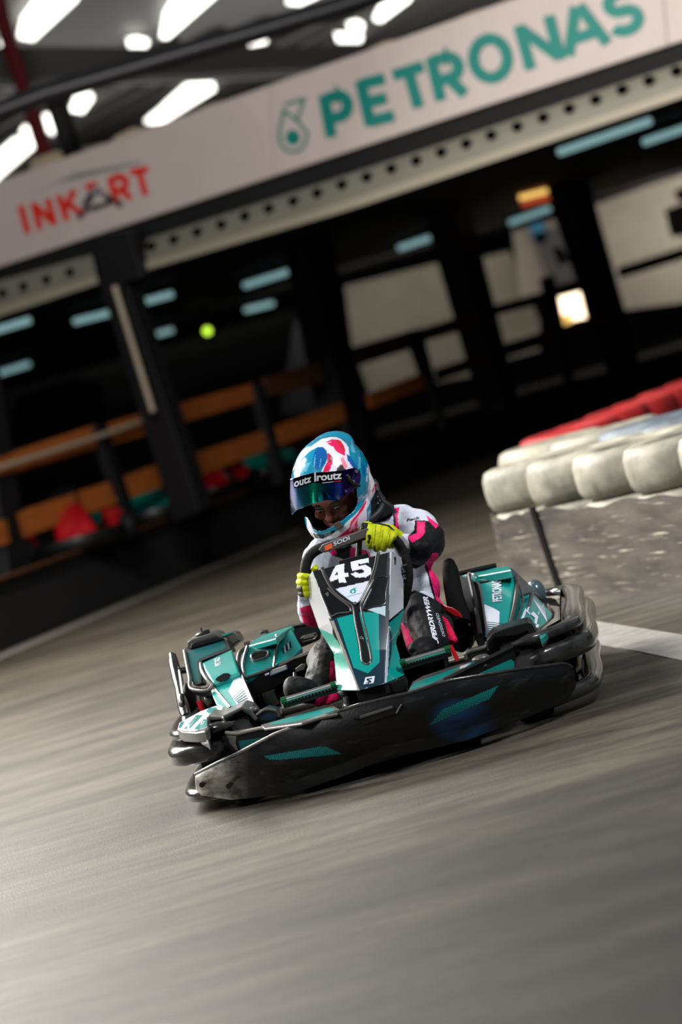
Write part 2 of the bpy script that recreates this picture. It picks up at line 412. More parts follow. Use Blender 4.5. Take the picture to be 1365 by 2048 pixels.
struct(b.build('ceiling_roof'))

# ---- rooflights
sk = [[(38, 77), (67, 82), (156, 0), (160, -30), (100, -30), (46, 41)], [(323, 77), (336, 77), (425, 0), (460, -32), (370, -32), (331, 31)],
      [(292, 246), (320, 249), (431, 180), (428, 167), (379, 169)], [(0, 354), (72, 292), (67, 279), (31, 282), (0, 308), (-30, 340), (-30, 385)],
      [(142, 222), (166, 226), (187, 197), (182, 190), (152, 198)], [(88, 236), (96, 264), (106, 270), (111, 250), (103, 232)],
      [(256, 84), (258, 94), (292, 96), (298, 86), (275, 80)], [(498, 84), (500, 92), (534, 86), (533, 76), (510, 78)], [(575, 8), (600, 10), (640, -8), (600, -12)],
      [(750, 41), (762, 44), (819, 2), (830, -20), (775, -12)], [(696, 50), (700, 62), (724, 64), (728, 52), (715, 46)], [(672, 72), (676, 84), (722, 84), (726, 74), (700, 72)],
      [(0, 86), (0, 138), (12, 116), (8, 90)], [(42, 268), (50, 276), (64, 270), (62, 258), (50, 258)]]
desc = ['long bright rooflight at the top left corner', 'long bright rooflight cut by the top edge, second from left', 'slanting bright rooflight just above the white sign',
        'bright rooflight at the left edge above the sign end', 'small rooflight right of the dark sign post', 'small rooflight left of the dark sign post',
        'tiny rooflight above the dark steel beam', 'small rooflight above the dark diagonal pipe', 'small rooflight at the top edge in the middle', 'long rooflight at the top edge left of the teal lettering',
        'round bright rooflight, upper of a pair', 'flat bright rooflight, lower of a pair', 'rooflight glare left of the red column', 'tiny rooflight beside the red column']
for q, t in zip(sk, desc):
    b = MB(); b.prism([G(x, y, 6.4) for x, y in q], V((0, 0, .05)), 'skylight')
    tag(b.build('rooflight', sharp=0), t, 'rooflight', 'rooflights in the hall roof')
# ---- steelwork in front of the roof
b = MB(); b.tube([P(-40, 232, 27), P(0, 222, 27), P(92, 187, 27), P(667, 18, 27), P(900, -60, 27)], .088, 'pipe_dark', 12)
tag(b.build('overhead_pipe'), 'thick black diagonal pipe crossing above the white sign', 'pipe')
b = MB(); b.box((0, 0, 0), (.17, .17, .01), 'pipe_dark'); 
b = MB(); a0 = P(110, 195, 27.2); a1 = P(148, 312, 28.0); b.tube([a0, a1], .09, 'pipe_dark', 12)
tag(b.build('sign_post'), 'short black post joining the diagonal pipe to the white sign', 'post')
b = MB(); b.tube([P(-6, -10, 35), P(15, 77, 35), P(88, 300, 35), P(96, 340, 35)], .085, 'column_red', 8)
tag(b.build('steel_column'), 'dark red steel column behind the left end of the sign', 'column')
b = MB(); pl = [(-40, 92), (300, 95), (700, 92), (900, 85), (900, 130), (700, 146), (350, 158), (40, 172), (-40, 175)]
b.prism([P(x, y, 37) for x, y in pl], V((0, .4, 0)), 'steel_grey'); b.prism([P(x, y, 36.8) for x, y in [(-40, 160), (350, 150), (900, 122), (900, 134), (350, 162), (-40, 176)]], V((0, .3, 0)), 'pipe_dark')
tag(b.build('roof_girder'), 'wide dark grey steel girder under the roof', 'girder')
for i, (q, t) in enumerate([([(57, 344), (60, 318), (110, 302), (126, 308), (130, 326)], 'cream purlin end beside the red column'), ([(222, 300), (224, 275), (262, 256), (300, 262), (312, 270)], 'cream purlin end above the grey roof drawing of the sign'),
        ([(388, 238), (395, 218), (430, 205), (470, 206), (486, 222)], 'cream purlin end above the blank stretch of sign'), ([(560, 190), (566, 160), (600, 146), (645, 142), (660, 160)], 'cream purlin end above the teal drop emblem'),
        ([(728, 128), (735, 98), (770, 82), (815, 78), (825, 98)], 'cream purlin end above the second teal letter'), ([(902, 72), (905, 40), (940, 25), (985, 12), (1000, 30)], 'cream purlin end above the round teal letter')]):
    b = MB(); b.prism([B(x, y, -.5) for x, y in q], -BN * .9, 'purlin_cream'); tag(b.build('purlin', bevel=.02), t, 'purlin', 'cream purlins above the sign')

# ---- long sign with lettering
def sign(name, pts, label, extra=()):
    b = MB(); b.prism([B(x, y) for x, y in pts], -BN * .12, 'banner_white'); o = b.build(name, bevel=.01)
    tag(o, label, 'sign'); return o
sL = lambda x: 389.5 - (x + 80) * 542 / 1530; sB = lambda x: 560 - (x + 80) * 506 / 1530
s1 = sign('sign_board', [(-80, sL(-80)), (539, sL(539)), (548, sB(548)), (-80, sB(-80))], 'long white sign board with red kart track lettering and a kart driver drawing')
s2 = sign('sign_board', [(540, sL(540)), (1318, sL(1318)), (1336, sB(1336)), (549, sB(549))], 'long white sign board with big teal lettering and a teal drop emblem')
s3 = sign('sign_board', [(1319, sL(1319)), (1450, sL(1450)), (1450, sB(1450)), (1337, sB(1337))], 'blank white sign board at the right edge of the photo')
LN = BN
def on(x, y, l=.006): return B(x, y, l)
def stroke(b, pts, w, m, l=.006, closed=False):           # flat letter stroke in picture coordinates of the sign, w in px
    P2 = [V((x, y, 0)) for x, y in pts]; n = len(P2); Lp = []; Rp = []
    for i, p in enumerate(P2):
        a = P2[(i - 1) % n] if (closed or i) else None; c = P2[(i + 1) % n] if (closed or i < n - 1) else None
        t1 = (p - a).normalized() if a is not None else (c - p).normalized(); t2 = (c - p).normalized() if c is not None else t1
        t = (t1 + t2).normalized(); nn = V((-t.y, t.x, 0)); k = w / 2 / max(.45, nn.dot(V((-t1.y, t1.x, 0))))
        Lp.append(p + nn * k); Rp.append(p - nn * k)
    vs = [on(q.x, q.y, l) for q in Lp + Rp]; fs = [[i, (i + 1) % n, n + (i + 1) % n, n + i] for i in range(n if closed else n - 1)]
    b.add(vs, fs, m, False)
def arc(cx, cy, rx, ry, a0, a1, n=18): return [(cx + rx * math.cos(math.radians(a0 + (a1 - a0) * i / n)), cy - ry * math.sin(math.radians(a0 + (a1 - a0) * i / n))) for i in range(n + 1)]
# glyph strokes in a unit box (x right, y down), stroke ends at the box edge
GL = {'P': [[(.1, 1), (.1, 0)], [(.1, .09), (.55, .09)] + arc(.55, .335, .33, .245, 90, -90, 12) + [(.1, .58)]],
      'E': [[(.1, 0), (.1, 1)], [(.1, .09), (.9, .09)], [(.1, .5), (.82, .5)], [(.1, .91), (.92, .91)]],
      'T': [[(0, .09), (1, .09)], [(.5, .09), (.5, 1)]],
      'R': [[(.1, 1), (.1, 0)], [(.1, .09), (.55, .09)] + arc(.55, .325, .33, .235, 90, -90, 12) + [(.1, .56)], [(.5, .56), (.88, 1)]],
      'O': [arc(.5, .5, .42, .42, 0, 342, 27)], 'N': [[(.1, 1), (.1, 0)], [(.1, .06), (.9, .94)], [(.9, 1), (.9, 0)]],
      'A': [[(.06, 1), (.46, .02)], [(.54, .02), (.94, 1)], [(.22, .68), (.78, .68)]],
      'S': [arc(.48, .28, .36, .2, 30, 90, 6) + arc(.44, .28, .34, .2, 90, 270, 12)[1:] + arc(.52, .7, .36, .22, 90, -90, 12)[1:] + arc(.48, .7, .38, .22, 270, 205, 8)[1:]],
      'I': [[(.5, 0), (.5, 1)]], 'K': [[(.1, 0), (.1, 1)], [(.9, 0), (.2, .56)], [(.4, .4), (.95, 1)]]}
def word(b, letters, m, w, wid=None):                         # letters: (char, top-left, top-right, bottom-left)
    for i, (ch, tl, tr, bl) in enumerate(letters):
        f = lambda x, y: (tl[0] + (tr[0] - tl[0]) * x + (bl[0] - tl[0]) * y, tl[1] + (tr[1] - tl[1]) * x + (bl[1] - tl[1]) * y)
        for k, st in enumerate(GL[ch]): stroke(b, [f(x, y) for x, y in st], w, m, .006 + .0012 * k, closed=(ch == 'O'))
b = MB()
word(b, [('P', bB(-44, 374), bB(62, 346), bB(-14, 538)), ('E', bB(97, 316), bB(212, 286), bB(138, 494)), ('T', bB(232, 280), bB(352, 244), bB(277, 438)),
         ('R', bB(372, 226), bB(492, 194), bB(412, 396)), ('O', bB(520, 162), bB(672, 118), bB(562, 338)), ('N', bB(713, 104), bB(858, 56), bB(760, 276)),
         ('A', bB(868, 48), bB(1040, -8), bB(912, 222)), ('S', bB(1054, -22), bB(1186, -62), bB(1088, 152))], 'sign_teal', 23)
b.build('lettering', s2)
b = MB()                                                       # drop emblem
stroke(b, [bA(1110, 408), bA(1186, 386), bA(1160, 470), bA(1200, 520)] + [bA(1143 + 52 * math.cos(math.radians(a)), 540 + 52 * math.sin(math.radians(a))) for a in range(0, 181, 20)] + [bA(1092, 500), bA(1106, 430), bA(1160, 470)], 6, 'sign_teal')
b.add([on(*bA(1143 + 28 * math.cos(2 * PI * i / 24), 536 + 30 * math.sin(2 * PI * i / 24))) for i in range(24)], [list(range(24))], 'sign_teal', False)
b.build('drop_emblem', s2)
b = MB()
word(b, [('I', bA(66, 806), bA(96, 798), bA(94, 914)), ('N', bA(122, 794), bA(192, 772), bA(150, 896)), ('K', bA(220, 762), bA(296, 738), bA(254, 862)),
         ], 'sign_red', 13); b.build('lettering', s1); b = MB(); word(b, [('R', bA(420, 694), bA(490, 672), bA(450, 794)), ('T', bA(504, 664), bA(576, 648), bA(532, 770))], 'sign_red', 13)
b.flat([on(*bA(x, y)) for x, y in ((330, 716), (376, 706), (384, 738), (340, 748))], 'sign_red')
b.build('lettering', s1)
b = MB(); b.flat([on(*bA(x, y), .004) for x, y in ((75, 782), (300, 672), (560, 628), (540, 640), (345, 690), (215, 716))], 'sign_grey'); b.build('roof_drawing', s1)
b = MB()                                                       # plain kart and driver drawing
for q in ([(318, 800), (352, 742), (380, 730), (400, 742), (392, 762), (372, 758), (356, 790), (330, 812)], [(398, 752), (424, 758), (440, 776), (424, 790), (408, 778)], [(344, 806), (420, 786), (436, 800), (352, 826)]):
    b.flat([on(*bA(x, y), .008) for x, y in q], 'sign_dark')
for cx, cy in ((312, 842), (466, 796), (334, 820), (440, 782)):
    b.add([on(*bA(cx + 12 * math.cos(2 * PI * i / 14), cy + 15 * math.sin(2 * PI * i / 14)), .009) for i in range(14)], [list(range(14))], 'sign_dark', False)
b.add([on(*bA(370 + 17 * math.cos(2 * PI * i / 14), 742 + 17 * math.sin(2 * PI * i / 14)), .0095) for i in range(14)], [list(range(14))], 'sign_grey', False)
b.build('kart_drawing', s1)

# ---- perforated cladding strips below the sign
def clad(name, top, bot, mid, holes, label):
    o = empty(name, B(*top[0])); tag(o, label, 'cladding'); inv = Matrix.Translation(-o.location)
    def W(x, y, off=0.): return B(x, y, off) - o.location
    n = 24; rows = []
    tp = resample([V((x, y, 0)) for x, y in top], n); bt = resample([V((x, y, 0)) for x, y in bot], n)
    for t, off in ((0, -.16), (.25, -.05), (.5, .0), (.74, .02), (.76, .05), (.98, .06), (1, .02), (1, -.3)):
        rows.append([W(*(tp[i].lerp(bt[i], t)).xy, off) for i in range(n)])
    b = MB(); b.grid(rows[:5], 'cladding'); b.grid(rows[4:], 'cladding_light'); b.build('sheet', o)
    for x, y in holes:
        c = W(x, y, .025); b = MB(); u = BT; w = V((0, 0, 1))
        ring = [c + (u * math.cos(2 * PI * i / 14) + w * math.sin(2 * PI * i / 14)) * .038 for i in range(14)]
        b.prism(ring, -BN * .05, 'hole_black'); b.build('hole', o)
    return o
hr = [(300, 493), (345, 480), (392, 465), (440, 450), (487, 433), (535, 418), (584, 403), (632, 387), (681, 370), (731, 355), (780, 338), (830, 322), (880, 305), (930, 288), (980, 271), (1032, 254), (1084, 236), (1136, 218), (1189, 200), (1242, 180), (1296, 162), (1351, 143)]
clad('perforated_cladding', [(262, 474), (700, 328), (1365, 104), (1440, 78)], [(280, 545), (700, 421), (1365, 197), (1440, 170)], None, hr, 'long beige perforated strip with black holes under the sign, right of the column')
clad('perforated_cladding', [(-60, 560), (0, 540), (180, 492)], [(-60, 655), (0, 634), (197, 568)], None, [(3, 587), (45, 574), (91, 560), (138, 545)], 'short beige perforated strip with four black holes left of the column')
b = MB(); b.prism([B(x, y, -.06) for x, y in [(-60, 550), (1440, 52), (1440, 110), (-60, 590)]], -BN * .08, 'canopy_black'); struct(b.build('trim_4'))

# ---- columns, fence
def post(name, q, pf, label, cat='post', th=.14, N=None, bevel=.008, m='column_black', grp=None):
    b = MB(); b.prism([pf(x, y) for x, y in q], -(N or FN) * th, m); o = b.build(name, bevel=bevel); tag(o, label, cat, grp); return o
def down(pf, a, b_, z=.5):
    a = V((*a, 0)); b_ = V((*b_, 0)); t = 1.0
    while pf(*(a.lerp(b_, t)).xy).z > z and t < 4: t += .01
    return tuple((a.lerp(b_, t)).xy)
col = empty('support_column', B(230, 560)); tag(col, 'black column with a wide bracket head between the two beige strips', 'column')
def BW(x, y, off=.1): return B(x, y, off) - col.location
b = MB(); b.prism([BW(x, y) for x, y in [(196, 560), (244, 545), (400, 1020), (348, 1046)]], -BN * .2, 'column_black'); b.build('shaft', col, bevel=.01)
b = MB(); b.prism([BW(x, y, .16) for x, y in [(176, 476), (210, 466), (262, 462), (264, 490), (280, 540), (284, 556), (244, 566), (240, 590), (214, 592), (192, 520)]], -BN * .3, 'column_black'); b.build('bracket', col, bevel=.01)
for (tp, bt, lb) in (([(608, 430), (656, 415)], [(684, 804), (723, 804)], 'black column behind the helmet, second from left'),
                     ([(872, 330), (918, 318)], [(992, 748), (1026, 748)], 'black column between the cream wall and the posters'),
                     ([(1112, 300), (1160, 290)], [(1228, 636), (1256, 636)], 'black column right of the lit screen')):
    e0 = down(Fn, tp[0], bt[0]); e1 = down(Fn, tp[1], bt[1]); post('support_column', [tp[0], tp[1], e1, e0], Fn, lb, 'column', .3, grp='columns under the canopy')
post('support_column', [(-46, 700), (-8, 690), (66, 1150), (22, 1165)], Fn, 'black column at the left edge of the photo', 'column', .2)
def fpost(q, lb):
    e0 = down(Fn, q[0], q[3]); e1 = down(Fn, q[1], q[2]); post('fence_post', [q[0], q[1], e1, e0], lambda x, y: Fn(x, y, .05), lb, 'post', .1, grp='fence posts')
fpost([(193, 850), (214, 846), (282, 1059), (264, 1063)], 'black fence post left of the bracketed column')
fpost([(511, 768), (528, 764), (559, 890), (545, 893)], 'black fence post left of the helmet')
fpost([(822, 660), (846, 655), (874, 765), (862, 768)], 'black fence post under the cream wall')
fpost([(1094, 553), (1110, 549), (1131, 658), (1120, 661)], 'black fence post beside the lit screen')
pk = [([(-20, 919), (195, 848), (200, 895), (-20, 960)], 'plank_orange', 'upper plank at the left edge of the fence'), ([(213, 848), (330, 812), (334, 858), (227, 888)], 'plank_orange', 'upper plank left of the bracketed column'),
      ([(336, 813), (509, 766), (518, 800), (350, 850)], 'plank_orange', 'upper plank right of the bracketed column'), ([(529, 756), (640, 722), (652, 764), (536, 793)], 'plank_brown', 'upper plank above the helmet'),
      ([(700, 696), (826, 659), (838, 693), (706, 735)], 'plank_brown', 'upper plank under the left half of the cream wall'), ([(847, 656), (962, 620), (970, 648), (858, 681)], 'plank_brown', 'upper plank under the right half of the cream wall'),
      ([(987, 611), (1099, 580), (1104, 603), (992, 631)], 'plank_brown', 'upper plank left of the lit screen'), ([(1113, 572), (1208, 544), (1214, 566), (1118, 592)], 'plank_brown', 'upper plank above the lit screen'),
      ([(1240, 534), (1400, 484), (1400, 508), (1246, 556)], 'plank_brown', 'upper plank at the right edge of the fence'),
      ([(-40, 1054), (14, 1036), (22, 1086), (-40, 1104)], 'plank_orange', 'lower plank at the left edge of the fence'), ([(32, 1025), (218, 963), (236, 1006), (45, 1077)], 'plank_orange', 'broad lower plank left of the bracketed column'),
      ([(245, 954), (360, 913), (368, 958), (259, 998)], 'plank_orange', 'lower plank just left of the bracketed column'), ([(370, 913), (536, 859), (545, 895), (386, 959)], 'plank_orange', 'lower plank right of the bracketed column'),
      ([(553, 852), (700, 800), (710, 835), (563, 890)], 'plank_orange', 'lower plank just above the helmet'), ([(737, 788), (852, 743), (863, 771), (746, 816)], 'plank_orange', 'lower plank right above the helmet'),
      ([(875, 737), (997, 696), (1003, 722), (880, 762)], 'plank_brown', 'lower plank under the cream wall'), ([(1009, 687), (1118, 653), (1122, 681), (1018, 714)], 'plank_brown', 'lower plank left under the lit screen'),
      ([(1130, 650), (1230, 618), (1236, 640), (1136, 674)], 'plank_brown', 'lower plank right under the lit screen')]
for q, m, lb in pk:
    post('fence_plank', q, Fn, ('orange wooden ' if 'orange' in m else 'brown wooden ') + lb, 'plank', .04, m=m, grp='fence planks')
b = MB(); b.tube([Fn(-30, 944, .1), Fn(100, 904, .1), Fn(200, 872, .1), Fn(310, 832, .1)], .024, 'pipe_cream', 8); tag(b.build('handrail'), 'thin cream rail running across the upper orange planks', 'rail')
b = MB(); b.tube([B(229, 572, .3), B(306, 823, .3)], .026, 'pipe_cream', 10); tag(b.build('conduit'), 'thin cream vertical pipe hanging beside the bracketed column', 'pipe')
# ---- fluorescent lamps under the canopy
for (a, c, lb) in (((268, 609), (345, 588), 'left of the pair beside the thin cream pipe'), ((490, 571), (612, 532), 'long one above the helmet'), ((492, 620), (545, 607), 'short one below the long one'),
                   ((294, 674), (345, 660), 'low short one right of the cream pipe'), ((150, 643), (226, 624), 'left of the bracketed column'), ((-20, 664), (60, 640), 'at the left edge'),
                   ((-20, 752), (58, 728), 'lowest one at the left edge'), ((1120, 304), (1300, 242), 'longest one under the right end of the sign'), ((1290, 284), (1400, 246), 'at the right edge'),
                   ((1022, 445), (1100, 417), 'left of the red lit menu'), ((800, 496), (900, 462), 'above the cream wall')):
    L_ = empty('tube_lamp', G((a[0] + c[0]) / 2, (a[1] + c[1]) / 2, 2.6)); tag(L_, 'pale cyan tube lamp, ' + lb, 'lamp', 'tube lamps under the canopy')
    p, q = G(*a, 2.6) - L_.location, G(*c, 2.6) - L_.location
    b = MB(); b.tube([p, q], .035, 'lamp_cyan', 8); b.build('tube', L_)
    b = MB(); b.tube([p + V((0, 0, .06)), q + V((0, 0, .06))], .03, 'canopy_black', 6); b.box((p + q) / 2 + V((0, 0, .08)), (.05, .05, .10), 'canopy_black'); b.build('housing', L_)
b = MB(); b.ell(P(415, 662, 42), (.05, .05, .05), 'led_green'); q_ = P(415, 662, 42); b.tube([q_ + V((0, 0, .03)), V((q_.x, q_.y, 2.73))], .012, 'canopy_black', 6); tag(b.build('signal_light'), 'small round green light glowing in the dark hall', 'light')
# ---- far pale walls and posters
def wallp(name, q, m, d, lb, cat, th=.1, kids=(), kind=None):
    b = MB(); b.prism([P(x, y, d) for x, y in q], V((0, th, 0)), m); o = b.build(name); tag(o, lb, cat)
    for nm, qq, mm in kids:
        b = MB(); b.prism([P(x, y, d - .03) for x, y in qq], V((0, .02, 0)), mm); b.build(nm, o)
    return o
wallp('partition_panel', [(690, 572), (940, 510), (1000, 640), (1010, 740), (740, 790), (705, 690)], 'wall_cream', 45, 'wide cream partition panel behind the fence, left of the posters', 'panel')
wallp('partition_panel', [(955, 518), (1020, 502), (1080, 640), (1080, 700), (1010, 720)], 'wall_cream', 44.5, 'narrow cream partition panel just right of a black column', 'panel')
wallp('partition_panel', [(590, 640), (640, 640), (672, 720), (690, 820), (560, 830), (580, 700)], 'wall_dark', 44, 'dim grey partition panel between two black columns', 'panel')
wallp('partition_panel', [(1190, 410), (1400, 335), (1400, 600), (1250, 620)], 'wall_cream', 45, 'cream partition panel at the right edge of the photo', 'panel')
wallp('partition_panel', [(16, 850), (40, 790), (150, 755), (205, 770), (215, 860), (20, 920)], 'wall_dark', 40, 'dim grey partition panel at the left edge behind the fence', 'panel')
wallp('poster_board', [bD(760, 290), bD(930, 240), bD(1060, 440), bD(1060, 470), bD(790, 530)], 'wall_cream', 44, 'tall board holding posters above the lit screen', 'board',
      kids=[('poster', [bD(830, 300), bD(915, 275), bD(985, 460), bD(900, 490)], 'poster_grey'), ('poster', [bD(822, 268), bD(868, 256), bD(884, 325), bD(840, 338)], 'poster_blue'),
            ('poster', [bD(900, 350), bD(935, 345), bD(965, 400), bD(925, 412)], 'poster_orange')])
wallp('lit_menu', [bD(762, 110), bD(870, 84), bD(894, 184), bD(792, 206)], 'wall_dark', 36, 'glowing red and amber lit menu hanging under the canopy', 'display', kids=[('row', [bD(765, 116 + 0), bD(866, 88), bD(870, 104), bD(769, 132)], 'screen_red'),
      ('row', [bD(775, 140), bD(876, 112), bD(880, 128), bD(779, 156)], 'screen_red'), ('row', [bD(781, 162), bD(882, 136), bD(886, 154), bD(786, 180)], 'screen_yellow'), ('row', [bD(788, 186), bD(888, 160), bD(893, 180), bD(796, 204)], 'screen_red')])
wallp('lit_screen', [bD(903, 532), bD(1000, 506), bD(1022, 598), bD(925, 618)], 'screen_white', 42, 'brightly glowing screen behind the fence on the right', 'screen', kids=[('glow_panel', [bD(925, 590), bD(975, 580), bD(970, 630), bD(940, 634)], 'screen_yellow')])
wallp('lit_screen', [bD(1006, 500), bD(1060, 486), bD(1082, 572), bD(1030, 592)], 'screen_pink', 42.2, 'dimmer pinkish screen just right of the bright screen', 'screen')
wallp('notice_box', [(1332, 420), (1400, 392), (1400, 470), (1345, 472)], 'wall_cream', 41, 'white box with a red mark at the right edge', 'box', kids=[('mark', [(1350, 380), (1400, 366), (1400, 396), (1356, 404)], 'kart_red')])

# ---- karts parked on the deck
def parked(m, loc, rot, label, th0=None):
    r = empty('parked_kart', loc); r.rotation_euler = (0, 0, rot); r.scale = (.8, .8, .8); tag(r, label, 'kart', 'karts parked behind the fence')
    b = MB(); b.box((0, 0, .08), (.7, 1.6, .05), 'black_plastic'); b.sweep([V((math.cos(a) * .66 * (1 if abs(math.cos(a)) < .7 else 1), math.sin(a) * .98, .13)) for a in [2 * PI * i / 32 for i in range(32)]], [(-.05, -.06), (.05, -.05), (.06, .0), (.05, .05), (-.05, .06)], 'black_plastic', closed=True); b.build('chassis', r)
    for s in (-1, 1):
        b = MB(); b.add([V((s * x, y, z)) for x, y, z in ((.36, -.5, .12), (.62, -.45, .12), (.62, .5, .12), (.36, .55, .12), (.38, -.4, .2), (.58, -.35, .18), (.58, .45, .34), (.38, .5, .38))],
                        [[0, 1, 2, 3], [4, 5, 6, 7], [0, 1, 5, 4], [1, 2, 6, 5], [2, 3, 7, 6], [3, 0, 4, 7]], m, False); b.build('side_pod', r, bevel=.03)
        for y in (-.62, .62):
            b = MB(); b.lathe([(.05, -.06), (.1, -.07), (.13, -.05), (.135, 0), (.13, .05), (.1, .07), (.05, .06)], 'rubber', (s * .52, y, .135), 'x', 20, closed=True); b.build('wheel', r)
    b = MB(); b.add([V(p) for p in ((-.2, -.75, .15), (.2, -.75, .15), (-.14, -.25, .5), (.14, -.25, .5), (-.24, -.6, .15), (.24, -.6, .15), (-.17, -.18, .5), (.17, -.18, .5))],
                    [[0, 1, 3, 2], [4, 6, 7, 5], [0, 2, 6, 4], [1, 5, 7, 3], [2, 3, 7, 6], [0, 4, 5, 1]], m, False); b.build('nose_fairing', r, bevel=.03)
    b = MB(); b.tube([V((math.cos(a) * .15, -.14 + math.sin(a) * .09, .56 + math.sin(a) * .1)) for a in [2 * PI * i / 20 for i in range(20)]], .014, 'rubber', 8, closed=True); b.build('steering_wheel', r)
    b = MB(); b.grid([[V((x, y + abs(x) * .1 * 0, z + 2.2 * x * x)) for x in (-.2, -.12, 0, .12, .2)] for y, z in ((.0, .12), (.2, .1), (.34, .16), (.44, .4), (.5, .62))], 'seat_black'); o = b.build('seat', r)
    md = o.modifiers.new('s', 'SOLIDIFY'); md.thickness = .02
    return r
for m, px, d, rot, lb in (('kart_red', 132, 27.0, .15, 'red kart parked below the broad lower plank'), ('kart_teal', 285, 29.0, .15, 'teal kart parked just left of the bracketed column'),
                      ('kart_red', 405, 31.0, .15, 'red kart parked just right of the bracketed column'), ('kart_teal', 505, 33.0, .15, 'teal kart parked left of the helmet'),
                      ('kart_red', 650, 35.2, .15, 'red kart parked in the dark above the helmet')):
    x = P(px, 1060 - px * .28, d).x; parked(m, (x, d - 10, .49), rot, lb)
for m, px, py, d, rot, lb in (('kart_red', 455, 835, 37.5, .2, 'red kart in the back row between the planks'), ('kart_red', 250, 905, 34.2, .2, 'red kart in the back row beside the fence post')):
    w = P(px, py, d); parked(m, (w.x, d - 10, .49), rot, lb)

# ================================================================== TYRE BARRIER
def tyre(m):
    b = MB(); h = .1; pr = [(.175, -.085), (.2, -.1), (.25, -.104), (.285, -.092), (.302, -.055), (.306, 0), (.302, .055), (.285, .092), (.25, .104), (.2, .1), (.175, .085), (.165, 0)]
    b.lathe(pr, m, (0, 0, 0), 'z', 40, closed=True); return b.build('tyre', sharp=0)
protos = {}
def put_tyre(m, x, y, z, lb, grp):
    if m not in protos: o = protos[m] = tyre(m)
    else: o = protos[m].copy(); COL.objects.link(o)
    o.location = (x, y, z); o.rotation_euler = (random.uniform(-.015, .015), random.uniform(-.015, .015), random.uniform(0, 6)); tag(o, lb, 'tyre', grp); return o
ordn = ['leftmost', 'second from left', 'third from left', 'fourth from left', 'fifth from left']
def stack(m, x, d, lb_top, lb_low, grp):
    for k in range(3): put_tyre(m, x, d - 10, .105 + .209 * k - .0, lb_top if k == 2 else lb_low, grp)
for i in range(5):
    stack('tyre_white', .99 + .172 * i, 15.5 - .6 * i, f'white painted tyre on top of the front row behind the belt, {ordn[i]}', 'white painted tyre low in the front row hidden behind the grey belt', 'front row of white tyres')
for i, (x, d) in enumerate(((1.18, 17.3), (1.42, 16.72))):
    stack('tyre_white', x, d, ['white painted tyre at the far left end of the tyre island, topmost', 'white painted tyre in front of the red tyres, topmost'][i], 'white painted tyre low at the far end of the tyre island', 'far end white tyres')
for i, (x, d) in enumerate(((1.10, 16.14), (1.62, 16.1), (1.74, 15.47), (1.93, 14.88), (2.1, 14.28))):
    if i == 0: continue
    stack('tyre_blue', x, d, f'blue-grey scuffed tyre on top of the middle row, {ordn[i-1]}', 'blue-grey scuffed tyre low in the middle row of the island', 'middle row of blue-grey tyres')
for i in range(8):
    stack('tyre_red', 1.37 + .232 * i, 18.4 + .58 * i, f'red painted top tyre, {["first","second","third","fourth","fifth","sixth","seventh","eighth"][i]} of the red row from its near left end', 'red painted tyre below the top of the receding red row', 'receding row of red tyres')
stack('tyre_white', 3.3, 23.2, 'white painted tyre at the far end beyond the red row', 'white painted tyre low beyond the red row', 'white tyres beyond the red row')
# belt panels wrapped round the island
def beltpanel(pts, label, h=.42):
    path = resample(smooth_path([V(p) for p in pts], 8)[0], 40); b = MB()
    wob = lambda i: .008 * math.sin(i * .9) + .006 * math.sin(i * .37 + 1)
    prof = lambda p, i: [(0, .0), (0, .1), (0, .2), (0, .3), (0, h - .01 + wob(i)), (-.012, h - .01 + wob(i)), (-.012, .1), (-.012, 0)]
    rows = []
    for i, p in enumerate(path):
        a = path[max(0, i - 1)]; c = path[min(len(path) - 1, i + 1)]; t = (c - a).normalized(); o = V((t.y, -t.x, 0))
        rows.append([p + o * (q[0] + .01 * math.sin(i * .5 + q[1] * 6)) + V((0, 0, q[1])) for q in prof(p, i)])
    b.grid(rows, 'belt', closeu=True, cap=True); return tag(b.build('barrier_belt'), label, 'barrier')
# outer contour (left face) of row A offset by tyre radius
u_ = V((.172, -.6, 0)).normalized(); n_ = V((-.96, -.275, 0)).normalized()
A0 = V((.99, 5.5, 0)); off = .335
pA = [A0 + V((.15, .36, 0)), A0 + V((-.12, .33, 0)), A0 + V((-.3, .16, 0)), A0 + n_ * off + u_ * .1, A0 + n_ * off + u_ * .42, A0 + n_ * off + u_ * .68]
pB = [A0 + n_ * (off + .006) + u_ * .70, A0 + n_ * off + u_ * 1.3, A0 + n_ * off + u_ * 2.0, A0 + n_ * off + u_ * 2.7, A0 + n_ * off + u_ * 3.3]
beltpanel(pA, 'grey scuffed rubber belt panel around the left end of the tyre island'); beltpanel(pB, 'grey scuffed rubber belt panel on the near right side of the tyre island')
q = A0 + n_ * (off + .012) + u_ * .69; b = MB(); b.prism([q - u_ * .035 + V((0, 0, .44)), q + u_ * .03 + V((0, 0, .44)), q + u_ * .10, q + u_ * .03], n_ * .012, 'belt_seam')
tag(b.build('barrier_strap', bevel=.002), 'black slanting strap over the joint between the two belt panels', 'strap')
# ================================================================== KART
kart = empty('racing_kart', M=KM); tag(kart, 'teal and black rental kart number 45 cornering on the grey floor under its driver', 'kart')
def xf(cf, pts): return [cf(x, y) for x, y in pts]
def gx(x): return .40 * (min(abs(x), .72) / .69) ** 2.4
